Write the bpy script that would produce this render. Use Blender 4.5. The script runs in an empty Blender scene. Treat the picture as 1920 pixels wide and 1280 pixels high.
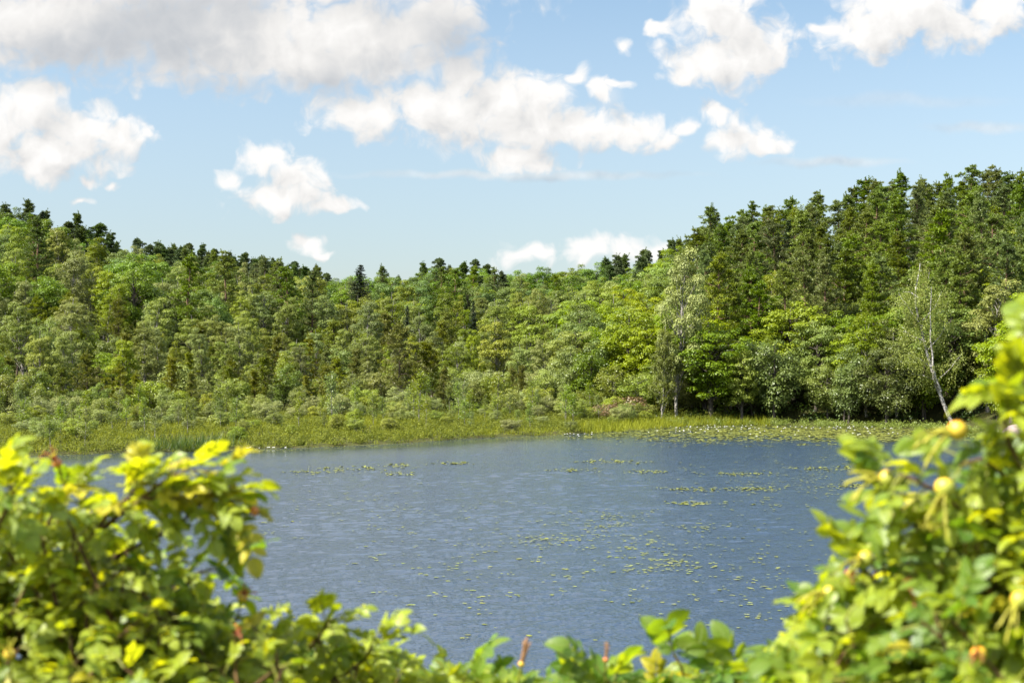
import bpy, math
import numpy as np
from mathutils import Vector, Euler

# ------------------------------------------------------------------ camera, sky, sun, exposure
sc = bpy.context.scene
COL = sc.collection
F_PX = 2667.0                      # focal length in pixels of the 1920 px wide photograph
EYE = 5.0                          # metres above the water
PITCH = math.atan(60 / F_PX)
cam_d = bpy.data.cameras.new('camera')
cam = bpy.data.objects.new('camera', cam_d)
COL.objects.link(cam)
cam.location = (0, 0, EYE)
cam.rotation_euler = (math.pi / 2 + PITCH, 0, 0)
cam_d.sensor_width = 36.0
cam_d.lens = 36.0 * F_PX / 1920
cam_d.clip_start = 0.05
cam_d.clip_end = 6000
cam_d.dof.use_dof = True
cam_d.dof.focus_distance = 130
cam_d.dof.aperture_fstop = 8.0
cam_d.dof.aperture_blades = 8
sc.camera = cam

SUN_AZ, SUN_EL = math.radians(-114), math.radians(50)
TO_SUN = Vector((math.sin(SUN_AZ) * math.cos(SUN_EL), math.cos(SUN_AZ) * math.cos(SUN_EL), math.sin(SUN_EL)))
sl = bpy.data.lights.new('sun', 'SUN')
sl.energy = 5.0
sl.angle = math.radians(0.5)
sl.color = (1.0, 0.95, 0.86)
sun = bpy.data.objects.new('sun', sl)
sun.rotation_euler = (-TO_SUN).to_track_quat('-Z', 'Y').to_euler()
COL.objects.link(sun)

sc.view_settings.view_transform = 'Standard'
sc.view_settings.look = 'None'
sc.view_settings.exposure = 1.7
sc.view_settings.gamma = 1
sc.cycles.max_bounces = 6
sc.cycles.diffuse_bounces = 3
sc.cycles.glossy_bounces = 3
sc.cycles.transmission_bounces = 4
sc.cycles.transparent_max_bounces = 6
sc.cycles.caustics_reflective = False
sc.cycles.caustics_refractive = False
sc.cycles.sample_clamp_indirect = 6


def pix_dir(px, py):
    cx, cy = (px - 960) / F_PX, (640 - py) / F_PX
    c, s = math.cos(PITCH), math.sin(PITCH)
    return cx, c - cy * s, s + cy * c


def at(px, py, Y):
    """the point Y metres ahead that shows at this place of the photograph"""
    dx, dy, dz = pix_dir(px, py)
    return np.array([dx / dy * Y, Y, EYE + dz / dy * Y])


def uv_of(px, py):
    dx, dy, dz = pix_dir(px, py)
    return dx / dy, dz / dy


def to_pix(p):
    x, y, z = p[0], p[1], p[2] - EYE
    c, s = math.cos(PITCH), math.sin(PITCH)
    fwd = y * c + z * s
    up = -y * s + z * c
    return 960 + F_PX * x / fwd, 640 - F_PX * up / fwd


class NT:
    """small helper to write node trees"""
    def __init__(s, tree):
        s.t = tree
        tree.nodes.clear()

    def n(s, typ, ins=None, **props):
        nd = s.t.nodes.new(typ)
        for k, v in props.items():
            setattr(nd, k, v)
        for k, v in (ins or {}).items():
            sk = nd.inputs[k]
            if isinstance(v, bpy.types.NodeSocket):
                s.t.links.new(v, sk)
            else:
                sk.default_value = v
        return nd

    def m(s, op, a, b=0.0, c=0.0, clamp=False):
        return s.n('ShaderNodeMath', {0: a, 1: b, 2: c}, operation=op, use_clamp=clamp).outputs[0]

    def v(s, op, a, b=(0, 0, 0), c=None, out=0):
        d = {0: a, 1: b}
        if c is not None:
            d[2] = c
        return s.n('ShaderNodeVectorMath', d, operation=op).outputs[out]

    def ramp(s, x, a, b, lo=0.0, hi=1.0, smooth=True):
        return s.n('ShaderNodeMapRange', {0: x, 1: a, 2: b, 3: lo, 4: hi},
                   interpolation_type='SMOOTHSTEP' if smooth else 'LINEAR').outputs[0]

    def mix(s, f, a, b, blend='MIX'):
        nd = s.n('ShaderNodeMix', data_type='RGBA', blend_type=blend)
        for i, v in ((0, f), (6, a), (7, b)):
            if isinstance(v, bpy.types.NodeSocket):
                s.t.links.new(v, nd.inputs[i])
            else:
                nd.inputs[i].default_value = v if i == 0 else (*v[:3], 1)
        return nd.outputs[2]


# clouds: ellipses (centre x, y and radii) measured on the photograph and turned into sky directions
CLOUDS = [
    (90, 50, 300, 88, 0), (400, 60, 340, 98, 0), (690, 70, 190, 88, 0), (560, 110, 250, 62, 0), (250, -90, 700, 130, 0), (825, 40, 70, 62, 0),
    (62, 205, 72, 52, 0), (10, 235, 90, 65, 0), (150, 245, 80, 50, 0), (218, 258, 62, 44, 0), (95, 285, 120, 50, 0), (70, 322, 55, 30, .25), (160, 335, 32, 24, .35), (225, 342, 22, 12, .35),
    (862, 150, 50, 58, 0), (690, 208, 100, 46, 0), (790, 195, 95, 52, 0), (860, 220, 130, 58, 0), (955, 185, 70, 55, 0), (1030, 185, 48, 48, 0), (990, 238, 150, 54, 0),
    (1100, 248, 95, 42, .05), (1190, 245, 80, 38, .15), (1250, 262, 36, 24, .2), (965, 295, 66, 30, .1), (1030, 305, 60, 22, .2), (1290, 235, 30, 18, .35),
    (1120, 168, 30, 30, .1), (1075, 146, 22, 20, .15), (1150, 156, 36, 16, .2),
    (1340, 212, 28, 32, .05), (1390, 252, 66, 38, .05), (1435, 272, 52, 26, .1),
    (1360, 35, 84, 64, 0), (1335, 112, 90, 48, .05), (1405, 95, 80, 70, .05), (1290, 142, 55, 22, .2),
    (1620, 55, 80, 55, .05), (1700, 25, 130, 66, 0), (1790, 52, 105, 44, 0), (1860, 20, 60, 46, 0), (1540, 50, 30, 15, .3),
    (1237, 47, 32, 20, .1), (1168, 95, 18, 17, .2),
    (498, 300, 48, 34, .05), (560, 332, 58, 32, .05), (520, 368, 90, 32, .05), (625, 385, 58, 18, .25), (428, 335, 26, 22, .3),
    (580, 452, 34, 22, .15), (605, 470, 30, 12, .25),
    (990, 478, 58, 28, .15), (1095, 468, 66, 26, .15), (1165, 466, 76, 24, .15), (1215, 474, 44, 18, .2), (145, 380, 34, 13, .35),
]


def make_world():
    w = bpy.data.worlds.new('World')
    sc.world = w
    w.use_nodes = True
    w.cycles.sampling_method = 'MANUAL'
    w.cycles.sample_map_resolution = 256
    T = NT(w.node_tree)
    gen = T.n('ShaderNodeTexCoord').outputs['Generated']
    sep = T.n('ShaderNodeSeparateXYZ', {0: gen})
    x, y, z = sep.outputs
    yc = T.m('MAXIMUM', y, 0.06)
    u, v = T.m('DIVIDE', x, yc), T.m('DIVIDE', z, yc)
    p = T.n('ShaderNodeCombineXYZ', {0: u, 1: v}).outputs[0]

    GU, GV = uv_of(420, 50)

    def field(p, detail):
        warp = T.n('ShaderNodeTexNoise', {'Vector': p, 'Scale': 30.0, 'Detail': 2.0}, noise_dimensions='2D').outputs['Color']
        q = T.v('MULTIPLY_ADD', warp, (.022, .022, 0), T.v('ADD', p, (-.011, -.011, 0)))
        acc = None
        for cx, cy, rx, ry, off in CLOUDS:
            uu, vv = uv_of(cx, cy)
            sx, sy = F_PX / (rx * 1.1), F_PX / (ry * 1.1)
            d = T.v('LENGTH', T.v('MULTIPLY_ADD', q, (sx, sy, 0), (-uu * sx, -vv * sy, 0)), out='Value')
            if off:
                d = T.m('ADD', d, off)
            acc = d if acc is None else T.m('SMOOTH_MIN', acc, d, 0.22)
        n = T.n('ShaderNodeTexNoise', {'Vector': q, 'Scale': 44.0, 'Detail': detail, 'Roughness': .56}, noise_dimensions='2D').outputs[0]
        vo = T.n('ShaderNodeTexVoronoi', {'Vector': q, 'Scale': 66.0, 'Detail': 2.0, 'Roughness': .5}, voronoi_dimensions='2D', feature='F1').outputs['Distance']
        h = T.m('SUBTRACT', 1.42, acc)
        bank = T.ramp(T.v('LENGTH', T.v('MULTIPLY_ADD', p, (F_PX / 620, F_PX / 150, 0), (-GU * F_PX / 620, -GV * F_PX / 150, 0)), out='Value'), 1.25, .75, 1.4, .55)
        h = T.m('ADD', h, T.m('MULTIPLY', T.m('SUBTRACT', n, .5), bank))
        return T.m('ADD', h, T.m('MULTIPLY', T.m('SUBTRACT', .42, vo), .42))

    h = field(p, 7.0)
    h2 = field(T.v('ADD', p, (-.013, .017, 0)), 3.0)
    alpha = T.ramp(h, 0.05, 0.80)
    # the big flat cloud shows its grey underside
    gu, gv = uv_of(470, 85)
    gl = T.v('LENGTH', T.v('MULTIPLY_ADD', p, (F_PX / 560, F_PX / 125, 0), (-gu * F_PX / 560, -gv * F_PX / 125, 0)), out='Value')
    patch = T.n('ShaderNodeTexNoise', {'Vector': p, 'Scale': 11.0, 'Detail': 3.0}, noise_dimensions='2D').outputs[0]
    grey = T.m('MULTIPLY', T.ramp(gl, 1.2, .55), T.ramp(patch, .22, .66))
    lit = T.m('MULTIPLY', T.m('SUBTRACT', h, h2), T.m('SUBTRACT', .2, T.m('MULTIPLY', grey, .12)))
    thick = T.ramp(h, .35, 1.3)
    bright = T.m('ADD', T.m('SUBTRACT', .985, T.m('MULTIPLY', thick, .06)), lit)
    bright = T.m('SUBTRACT', bright, T.m('MULTIPLY', grey, .22))
    bright = T.n('ShaderNodeClamp', {0: bright, 1: .60, 2: 1.08}).outputs[0]
    # faint streaks of thin high cloud
    for cx, cy, rx, ry, k in [(980, 329, 360, 11, .5), (1560, 304, 150, 12, .45), (1850, 242, 120, 13, .4), (1700, 190, 210, 16, .22), (1140, 190, 30, 40, .3)]:
        uu, vv = uv_of(cx, cy)
        tilt = T.v('ADD', p, T.v('SCALE', T.n('ShaderNodeTexNoise', {'Vector': p, 'Scale': 25.0, 'Detail': 4.0}, noise_dimensions='2D').outputs['Color'], out=0))
        tilt.node.inputs[1].links[0].from_node.inputs['Scale'].default_value = .012
        d = T.v('LENGTH', T.v('MULTIPLY_ADD', tilt, (F_PX / rx, F_PX / ry, 0), (-(uu + .006) * F_PX / rx, -(vv + .006) * F_PX / ry, 0)), out='Value')
        alpha = T.m('MAXIMUM', alpha, T.m('MULTIPLY', T.ramp(d, 1.2, .1), k))
    # cloud added outside the frame, overhead and behind, overbright to lighten the water
    zc = T.m('ADD', T.m('MAXIMUM', z, 0.0), .12)
    q2 = T.n('ShaderNodeCombineXYZ', {0: T.m('DIVIDE', x, zc), 1: T.m('DIVIDE', y, zc)}).outputs[0]
    g = T.n('ShaderNodeTexNoise', {'Vector': q2, 'Scale': 1.1, 'Detail': 5.0, 'Roughness': .55}, noise_dimensions='2D').outputs[0]
    out = T.m('MAXIMUM', T.ramp(v, .29, .42), T.ramp(y, .45, .2))
    a2 = T.m('MULTIPLY', T.m('MULTIPLY', T.ramp(g, .41, .60), out), T.ramp(z, .0, .1))
    sky = T.n('ShaderNodeTexSky', sky_type='NISHITA', sun_disc=False, sun_elevation=SUN_EL, sun_rotation=SUN_AZ,
              altitude=0, air_density=1.0, dust_density=.6, ozone_density=1.4)
    skyc = T.n('ShaderNodeHueSaturation', {'Color': sky.outputs[0], 'Hue': .49, 'Saturation': T.ramp(v, .12, .5, SKY_SAT, 1.2), 'Value': SKY_VAL}).outputs[0]
    cc = T.mix(T.ramp(bright, .6, .95), (.80, .855, .93), (1, .985, .965))
    cl = T.v('SCALE', cc, out=0)
    cl.node.inputs['Scale'].default_value = 1
    T.t.links.new(T.m('MULTIPLY', bright, CLOUD), cl.node.inputs['Scale'])
    low = T.m('ADD', T.ramp(v, .0, .26, .70, .95), T.ramp(v, .22, .7, 0, .4))
    skyc = T.v('MULTIPLY', skyc, T.n('ShaderNodeCombineXYZ', {0: low, 1: low, 2: low}).outputs[0])
    col = T.mix(alpha, skyc, cl)
    col = T.mix(T.m('MULTIPLY', a2, .85), col, tuple(c * CLOUD * OVERHEAD for c in (1, .985, .97)))
    bg = T.n('ShaderNodeBackground', {0: col, 1: .059})
    o = T.n('ShaderNodeOutputWorld', {0: bg.outputs[0]})


SKY_SAT, SKY_VAL, CLOUD, OVERHEAD = .78, .97, 5.0, 2.1
make_world()

# ------------------------------------------------------------------ helpers
def rng(seed):
    return np.random.default_rng(seed)


def unit(a):
    return a / np.maximum(np.linalg.norm(a, axis=-1, keepdims=True), 1e-9)


class MB:
    """collects vertices and faces; build() links them as ONE mesh object"""
    def __init__(s):
        s.v, s.f, s.n = [], [], 0

    def add(s, v, f, mat=0, tone=.5):
        f = np.asarray(f, dtype=np.int64)
        s.v.append(np.asarray(v, dtype=np.float64))
        t = np.broadcast_to(np.asarray(tone, dtype=np.float32), (len(f),))
        s.f.append((f + s.n, np.full(len(f), mat, dtype=np.int32), t))
        s.n += len(v)

    def tube(s, pts, rad, sides=6, mat=0, tone=.5):
        pts = np.asarray(pts, float)
        n = len(pts)
        rad = np.broadcast_to(np.asarray(rad, float), (n,))
        d = unit(np.gradient(pts, axis=0))
        ref = np.where(np.abs(d[:, 2:3]) > .9, np.array([[1., 0, 0]]), np.array([[0, 0, 1.]]))
        a = unit(np.cross(d, ref))
        b = np.cross(d, a)
        th = np.arange(sides) / sides * 2 * math.pi
        ring = pts[:, None] + rad[:, None, None] * (np.cos(th)[None, :, None] * a[:, None] + np.sin(th)[None, :, None] * b[:, None])
        v = ring.reshape(-1, 3)
        i = np.arange(n - 1)[:, None] * sides
        j = np.arange(sides)[None]
        k = (j + 1) % sides
        f = np.stack([i + j, i + k, i + sides + k, i + sides + j], -1).reshape(-1, 4)
        s.add(v, f, mat, tone)

    def cards(s, pos, nrm, dirv, L, W, mat=0, tone=.5):
        """leaf shaped four-cornered faces"""
        pos = np.asarray(pos)
        nrm = unit(nrm)
        d = unit(dirv - (dirv * nrm).sum(-1, keepdims=True) * nrm)
        sd = np.cross(nrm, d)
        L = np.broadcast_to(np.asarray(L, float), (len(pos),))[:, None]
        W = np.broadcast_to(np.asarray(W, float), (len(pos),))[:, None]
        v = np.stack([pos, pos + d * L * .45 + sd * W * .5, pos + d * L, pos + d * L * .45 - sd * W * .5], 1).reshape(-1, 3)
        f = np.arange(len(v)).reshape(-1, 4)
        s.add(v, f, mat, tone)

    def mesh(s, name, mats, smooth=True):
        v = np.concatenate(s.v)
        me = bpy.data.meshes.new(name)
        me.vertices.add(len(v))
        me.vertices.foreach_set('co', v.astype(np.float32).ravel())
        loops = np.concatenate([f.ravel() for f, _, _ in s.f])
        tot = np.concatenate([np.full(len(f), f.shape[1]) for f, _, _ in s.f])
        start = np.concatenate([[0], np.cumsum(tot)[:-1]])
        me.loops.add(len(loops))
        me.loops.foreach_set('vertex_index', loops.astype(np.int32))
        me.polygons.add(len(tot))
        me.polygons.foreach_set('loop_start', start.astype(np.int32))
        me.polygons.foreach_set('material_index', np.concatenate([m for _, m, _ in s.f]))
        me.polygons.foreach_set('use_smooth', np.full(len(tot), smooth))
        at_ = me.attributes.new('tone', 'FLOAT', 'FACE')
        at_.data.foreach_set('value', np.concatenate([t for _, _, t in s.f]).astype(np.float32))
        for m in mats:
            me.materials.append(m)
        me.update(calc_edges=True)
        return me

    def build(s, name, mats, parent=None, smooth=True):
        return link(name, s.mesh(name, mats if isinstance(mats, (list, tuple)) else [mats], smooth), parent)


def link(name, data, parent=None):
    o = bpy.data.objects.new(name, data)
    COL.objects.link(o)
    if parent is not None:
        o.parent = parent
    return o


def tag(o, label=None, cat=None, group=None, kind=None):
    for k, v in (('label', label), ('category', cat), ('group', group), ('kind', kind)):
        if v:
            o[k] = v
    return o


def empty(name, loc, label=None, cat=None, group=None):
    o = link(name, None)
    o.location = [float(c) for c in loc]
    o.empty_display_size = .3
    return tag(o, label, cat, group)


# ------------------------------------------------------------------ materials
def new_mat(name):
    m = bpy.data.materials.new(name)
    m.use_nodes = True
    return m, NT(m.node_tree)


def leaf_mat(name, dark, light, transl, tr=.35, rough=.45, spec=.35, objvar=.5, yellow=None, tlow=None):
    m, T = new_mat(name)
    tone = T.n('ShaderNodeAttribute', attribute_name='tone').outputs['Fac']
    r = T.n('ShaderNodeObjectInfo').outputs['Random']
    f = T.m('ADD', T.m('MULTIPLY', tone, 1 - objvar), T.m('MULTIPLY', r, objvar), clamp=True)
    c = T.mix(f, dark, light)
    t = T.mix(f, tlow, transl) if tlow else T.mix(T.m('MULTIPLY', f, .6), transl, light)
    r2 = T.m('FRACT', T.m('MULTIPLY', r, 7.13))
    r3 = T.m('FRACT', T.m('MULTIPLY', r, 23.7))
    if objvar:
        hs = dict(Hue=T.m('ADD', T.m('MULTIPLY', r2, .032), .475), Saturation=T.m('ADD', T.m('MULTIPLY', r3, .35), .86), Value=T.m('ADD', T.m('MULTIPLY', T.m('FRACT', T.m('MULTIPLY', r, 3.71)), .42), .80))
        c = T.n('ShaderNodeHueSaturation', {'Color': c, **hs}).outputs[0]
        t = T.n('ShaderNodeHueSaturation', {'Color': t, **hs}).outputs[0]
    if yellow:
        k = T.ramp(tone, .93, .97)
        c = T.mix(k, c, yellow)
        t = T.mix(k, t, yellow)
    b = T.n('ShaderNodeBsdfPrincipled', {'Base Color': c, 'Roughness': rough, 'Specular IOR Level': spec})
    if tlow:                                             # a close leaf: midrib, sunken side veins, a few brown specks
        al = T.n('ShaderNodeSeparateXYZ', {0: T.n('ShaderNodeAttribute', attribute_name='along').outputs['Vector']})
        ab = T.m('ABSOLUTE', al.outputs[1])
        w = T.m('ABSOLUTE', T.m('SUBTRACT', T.m('FRACT', T.m('SUBTRACT', T.m('MULTIPLY', al.outputs[0], 7.0), T.m('MULTIPLY', ab, 1.3))), .5))
        vein = T.m('MAXIMUM', T.ramp(w, .14, .03), T.ramp(ab, .12, .03))
        sp = T.n('ShaderNodeTexNoise', {'Vector': T.n('ShaderNodeTexCoord').outputs['Object'], 'Scale': 140.0, 'Detail': 2.0}).outputs[0]
        c2 = T.mix(T.m('MULTIPLY', vein, .45), c, (.30, .36, .10))
        c2 = T.mix(T.m('MULTIPLY', T.ramp(sp, .66, .72), .8), c2, (.16, .08, .025))
        bp = T.n('ShaderNodeBump', {'Strength': .8, 'Distance': .0012, 'Height': T.m('SUBTRACT', 1.0, vein)})
        T.t.links.new(c2, b.inputs['Base Color'])
        T.t.links.new(bp.outputs[0], b.inputs['Normal'])
        t = T.mix(T.m('MULTIPLY', vein, .35), t, tlow)
    tl = T.n('ShaderNodeBsdfTranslucent', {0: t})
    mx = T.n('ShaderNodeMixShader', {0: tr, 1: b.outputs[0], 2: tl.outputs[0]})
    T.n('ShaderNodeOutputMaterial', {0: mx.outputs[0]})
    return m


def bark_mat(name, a, b, scale=(3, 3, 1), z0=None, upper=None, bump=.4):
    m, T = new_mat(name)
    co = T.n('ShaderNodeTexCoord').outputs['Object']
    q = T.v('MULTIPLY', co, scale)
    n = T.n('ShaderNodeTexNoise', {'Vector': q, 'Scale': 3.0, 'Detail': 5.0, 'Roughness': .65}).outputs[0]
    c = T.mix(T.ramp(n, .38, .62), a, b)
    if upper:
        z = T.n('ShaderNodeSeparateXYZ', {0: co}).outputs[2]
        c = T.mix(T.m('MULTIPLY', T.ramp(z, z0[0], z0[1]), T.ramp(n, .2, .6, .6, 1)), c, upper)
    bp = T.n('ShaderNodeBump', {'Strength': bump, 'Distance': .05, 'Height': n})
    p = T.n('ShaderNodeBsdfPrincipled', {'Base Color': c, 'Roughness': .85, 'Specular IOR Level': .2, 'Normal': bp.outputs[0]})
    T.n('ShaderNodeOutputMaterial', {0: p.outputs[0]})
    return m


M = {}
M['birch_leaf'] = leaf_mat('birch_leaf', (.062, .098, .013), (.24, .285, .055), (.22, .27, .022), tr=.30, rough=.5, spec=.25)
M['broad_leaf'] = leaf_mat('broad_leaf', (.035, .080, .010), (.135, .205, .024), (.16, .26, .012), tr=.30, rough=.5, spec=.3)
M['bright_leaf'] = leaf_mat('bright_leaf', (.062, .115, .007), (.20, .26, .018), (.25, .34, .012), tr=.34, rough=.5, spec=.3)
M['pine_needle'] = leaf_mat('pine_needle', (.049, .086, .013), (.143, .190, .025), (.13, .18, .013), tr=.26, rough=.5)
M['ridge_needle'] = leaf_mat('ridge_needle', (.036, .068, .020), (.10, .140, .034), (.08, .12, .014), tr=.2, rough=.55)
M['bog_needle'] = leaf_mat('bog_needle', (.070, .090, .008), (.17, .195, .020), (.15, .18, .010), tr=.25, rough=.5)
M['spruce_needle'] = leaf_mat('spruce_needle', (.012, .024, .010), (.030, .050, .016), (.02, .04, .008), tr=.12, rough=.55)
M['willow_leaf'] = leaf_mat('willow_leaf', (.080, .118, .016), (.26, .30, .070), (.22, .27, .03), tr=.33, rough=.45, spec=.3)
M['alder_leaf'] = leaf_mat('alder_leaf', (.055, .095, .011), (.17, .22, .035), (.19, .27, .015), tr=.35)
M['sapling_leaf'] = leaf_mat('sapling_leaf', (.070, .115, .016), (.20, .26, .045), (.20, .26, .02), tr=.34, objvar=.3)
M['sedge'] = leaf_mat('sedge', (.085, .115, .008), (.26, .27, .020), (.26, .27, .012), tr=.38, rough=.6, spec=.12, objvar=0)
M['gale_leaf'] = leaf_mat('gale_leaf', (.030, .050, .006), (.18, .195, .022), (.17, .19, .012), tr=.33, rough=.6, spec=.12, objvar=0)
M['fern_leaf'] = leaf_mat('fern_leaf', (.020, .045, .008), (.085, .13, .020), (.10, .16, .01), tr=.3, objvar=0)
M['dry_leaf'] = leaf_mat('dry_leaf', (.10, .062, .022), (.25, .17, .085), (.2, .12, .04), tr=.2, objvar=0)
M['rose_leaf'] = leaf_mat('rose_leaf', (.060, .140, .012), (.30, .36, .016), (.82, .78, .008), tr=.48, rough=.45, spec=.52, objvar=0, yellow=(.50, .44, .02), tlow=(.22, .37, .010))
M['pad'] = leaf_mat('pad', (.10, .125, .030), (.215, .235, .060), (.1, .12, .01), tr=.08, rough=.55, spec=.2, objvar=.6)
M['birch_bark'] = bark_mat('birch_bark', (.30, .28, .25), (.08, .07, .06), (1.2, 1.2, 3.4))
M['birch_grey'] = bark_mat('birch_grey', (.30, .28, .25), (.08, .07, .06), (1.2, 1.2, 3))
M['pine_bark'] = bark_mat('pine_bark', (.11, .075, .055), (.055, .04, .03), (2, 2, .7), (3, 8), (.15, .092, .058))
M['dark_bark'] = bark_mat('dark_bark', (.09, .075, .06), (.04, .033, .028), (2, 2, .7))
M['rose_cane'] = bark_mat('rose_cane', (.13, .075, .03), (.06, .035, .02), (30, 30, 20), bump=.2)


def simple(name, c, rough=.5, spec=.4, sss=0, trans=None):
    m, T = new_mat(name)
    n = T.n('ShaderNodeTexNoise', {'Vector': T.n('ShaderNodeTexCoord').outputs['Object'], 'Scale': 120.0, 'Detail': 3.0}).outputs[0]
    cc = T.mix(n, tuple(k * .75 for k in c), tuple(min(1, k * 1.25) for k in c))
    p = T.n('ShaderNodeBsdfPrincipled', {'Base Color': cc, 'Roughness': rough, 'Specular IOR Level': spec})
    s = p.outputs[0]
    if trans:
        tl = T.n('ShaderNodeBsdfTranslucent', {0: (*trans, 1)})
        s = T.n('ShaderNodeMixShader', {0: .4, 1: s, 2: tl.outputs[0]}).outputs[0]
    T.n('ShaderNodeOutputMaterial', {0: s})
    return m


M['petal'] = simple('petal', (.85, .84, .80), .5, .3, trans=(.5, .5, .45))
M['sepal'] = simple('sepal', (.42, .40, .05), .5, .3, trans=(.5, .45, .03))
M['sepal_dry'] = simple('sepal_dry', (.42, .24, .12), .6, .2, trans=(.45, .25, .08))
M['sepal_red'] = simple('sepal_red', (.45, .16, .08), .5, .3, trans=(.5, .2, .05))


def hip_mat(name, a, b):
    m, T = new_mat(name)
    co = T.n('ShaderNodeTexCoord').outputs['Object']
    n = T.n('ShaderNodeTexNoise', {'Vector': co, 'Scale': 45.0, 'Detail': 2.0}).outputs[0]
    c = T.mix(T.ramp(n, .4, .62), a, b)
    p = T.n('ShaderNodeBsdfPrincipled', {'Base Color': c, 'Roughness': .4, 'Specular IOR Level': .4})
    T.n('ShaderNodeOutputMaterial', {0: p.outputs[0]})
    return m


M['hip_orange'] = hip_mat('hip_orange', (.62, .26, .02), (.46, .33, .03))
M['hip_yellow'] = hip_mat('hip_yellow', (.50, .33, .03), (.28, .30, .04))
M['hip_red'] = hip_mat('hip_red', (.50, .10, .02), (.42, .16, .03))

# ------------------------------------------------------------------ lie of the land
# forest edge F, ridge distance R, skyline (photo y) and height of the ridge trees, by photo x
PROF = np.array([
    # px   sky   F    R    tree
    (-400, 372, 118, 255, 11), (0, 378, 122, 258, 11), (100, 403, 124, 260, 11), (200, 432, 127, 266, 11), (280, 452, 131, 285, 11),
    (400, 464, 138, 325, 11), (550, 494, 148, 340, 11), (625, 512, 152, 335, 11), (700, 500, 155, 330, 12), (820, 494, 156, 325, 12),
    (960, 500, 153, 322, 12), (1060, 496, 149, 315, 12), (1150, 482, 144, 295, 12), (1240, 455, 141, 262, 12), (1340, 395, 139, 236, 14),
    (1440, 380, 139, 222, 14), (1600, 345, 136, 206, 15), (1700, 325, 134, 200, 15), (1800, 315, 132, 196, 15), (1920, 325, 124, 190, 15), (2300, 330, 100, 180, 15)], float)
PU = (PROF[:, 0] - 960) / F_PX


def prof(u):
    return [np.interp(u, PU, PROF[:, k]) for k in (1, 2, 3, 4)]


LAKE = np.array([(-29.7, 86), (-24, 90), (-19.7, 92), (-17, 95), (-13.1, 97), (-7.7, 102.6), (-2.5, 111), (3.9, 116), (10.5, 127), (17.5, 137), (22, 137), (27, 134),
                 (33.5, 130), (37, 124), (36, 112), (38, 95), (45, 80), (52, 55), (47, 30), (32, 17), (10, 13.5), (-12, 13), (-34, 17), (-50, 32), (-56, 52), (-46, 72), (-36, 82)], float)


def lake_dist(x, y):
    """signed distance to the shore, negative on the water"""
    P = np.stack([x, y], -1)
    d = np.full(P.shape[:-1], 1e9)
    ins = np.zeros(P.shape[:-1], bool)
    for a, b in zip(LAKE, np.roll(LAKE, -1, 0)):
        ab = b - a
        t = np.clip(((P - a) @ ab) / (ab @ ab), 0, 1)
        d = np.minimum(d, np.linalg.norm(P - a - t[..., None] * ab, axis=-1))
        c = (a[1] > y) != (b[1] > y)
        with np.errstate(divide='ignore', invalid='ignore'):
            xx = a[0] + (y - a[1]) / (b[1] - a[1]) * ab[0]
        ins ^= c & (x < xx)
    return np.where(ins, -d, d)


def bumps(x, y, s, seed=0):
    r = rng(seed)
    z = 0
    for k in range(7):
        a, ph, f = r.uniform(0, 6.28), r.uniform(0, 6.28), r.uniform(.6, 1.7) / s
        z = z + np.sin((x * math.cos(a) + y * math.sin(a)) * f + ph)
    return z / 7


def terrain(x, y):
    x, y = np.asarray(x, float), np.asarray(y, float)
    d = lake_dist(x, y)
    z = np.where(d > 0, np.minimum(.10 + d * .035, .5), np.maximum(-.05 + d * .14, -1.6))
    u = np.clip(x / np.maximum(y, 60), -.55, .55)
    sky, F, R, th = prof(u)
    top = EYE + (700 - sky) / F_PX * R - th
    s = (y - F) / (R - F)
    ss = np.clip(s, 0, 1)
    hill = (top - .5) * (ss * .8 + .2 * ss * ss * (3 - 2 * ss))
    hill = np.where(s > 1, top - .5 - np.minimum((y - R) * .06, (top - .5) * .6), hill)
    z = z + np.where(d > 0, hill + np.where(s > 0, bumps(x, y, 9, 3) * 1.2 * np.clip(s * 4, 0, 1), 0), 0)
    near = np.clip((14 - y) / 11.5, 0, 1)
    near = near * near * (3 - 2 * near) * 3.1 * np.clip((70 - np.abs(x)) / 30, 0, 1)
    z = z + np.where(d > 0, near + bumps(x, y, 1.5, 5) * .06 * near, 0)
    return z


def ground_mat():
    m, T = new_mat('forest_floor')
    co = T.n('ShaderNodeTexCoord').outputs['Object']
    n = T.n('ShaderNodeTexNoise', {'Vector': co, 'Scale': .35, 'Detail': 6.0, 'Roughness': .65}).outputs[0]
    n2 = T.n('ShaderNodeTexNoise', {'Vector': co, 'Scale': 6.0, 'Detail': 5.0}).outputs[0]
    c = T.mix(T.ramp(n, .35, .65), (.030, .038, .009), (.055, .058, .014))
    c = T.mix(T.ramp(n2, .5, .7), c, (.050, .034, .020))
    bp = T.n('ShaderNodeBump', {'Strength': .7, 'Distance': .15, 'Height': n2})
    p = T.n('ShaderNodeBsdfPrincipled', {'Base Color': c, 'Roughness': .95, 'Specular IOR Level': .1, 'Normal': bp.outputs[0]})
    T.n('ShaderNodeOutputMaterial', {0: p.outputs[0]})
    return m


def grid(xs, ys, zf):
    X, Y = np.meshgrid(xs, ys)
    v = np.stack([X, Y, zf(X, Y)], -1).reshape(-1, 3)
    nx, ny = len(xs), len(ys)
    i = np.arange(ny - 1)[:, None] * nx + np.arange(nx - 1)[None]
    f = np.stack([i, i + 1, i + nx + 1, i + nx], -1).reshape(-1, 4)
    return v, f


xs = np.concatenate([np.linspace(-1500, -140, 26)[:-1], np.arange(-140, 140, 1.7), np.linspace(140, 1500, 26)])
ys = np.concatenate([np.linspace(-600, -12, 16)[:-1], np.arange(-12, 20, .6), np.arange(20, 360, 1.7), np.linspace(360, 2500, 30)])
b = MB()
b.add(*grid(xs, ys, terrain))
tag(b.build('ground', ground_mat()), kind='structure')


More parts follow.
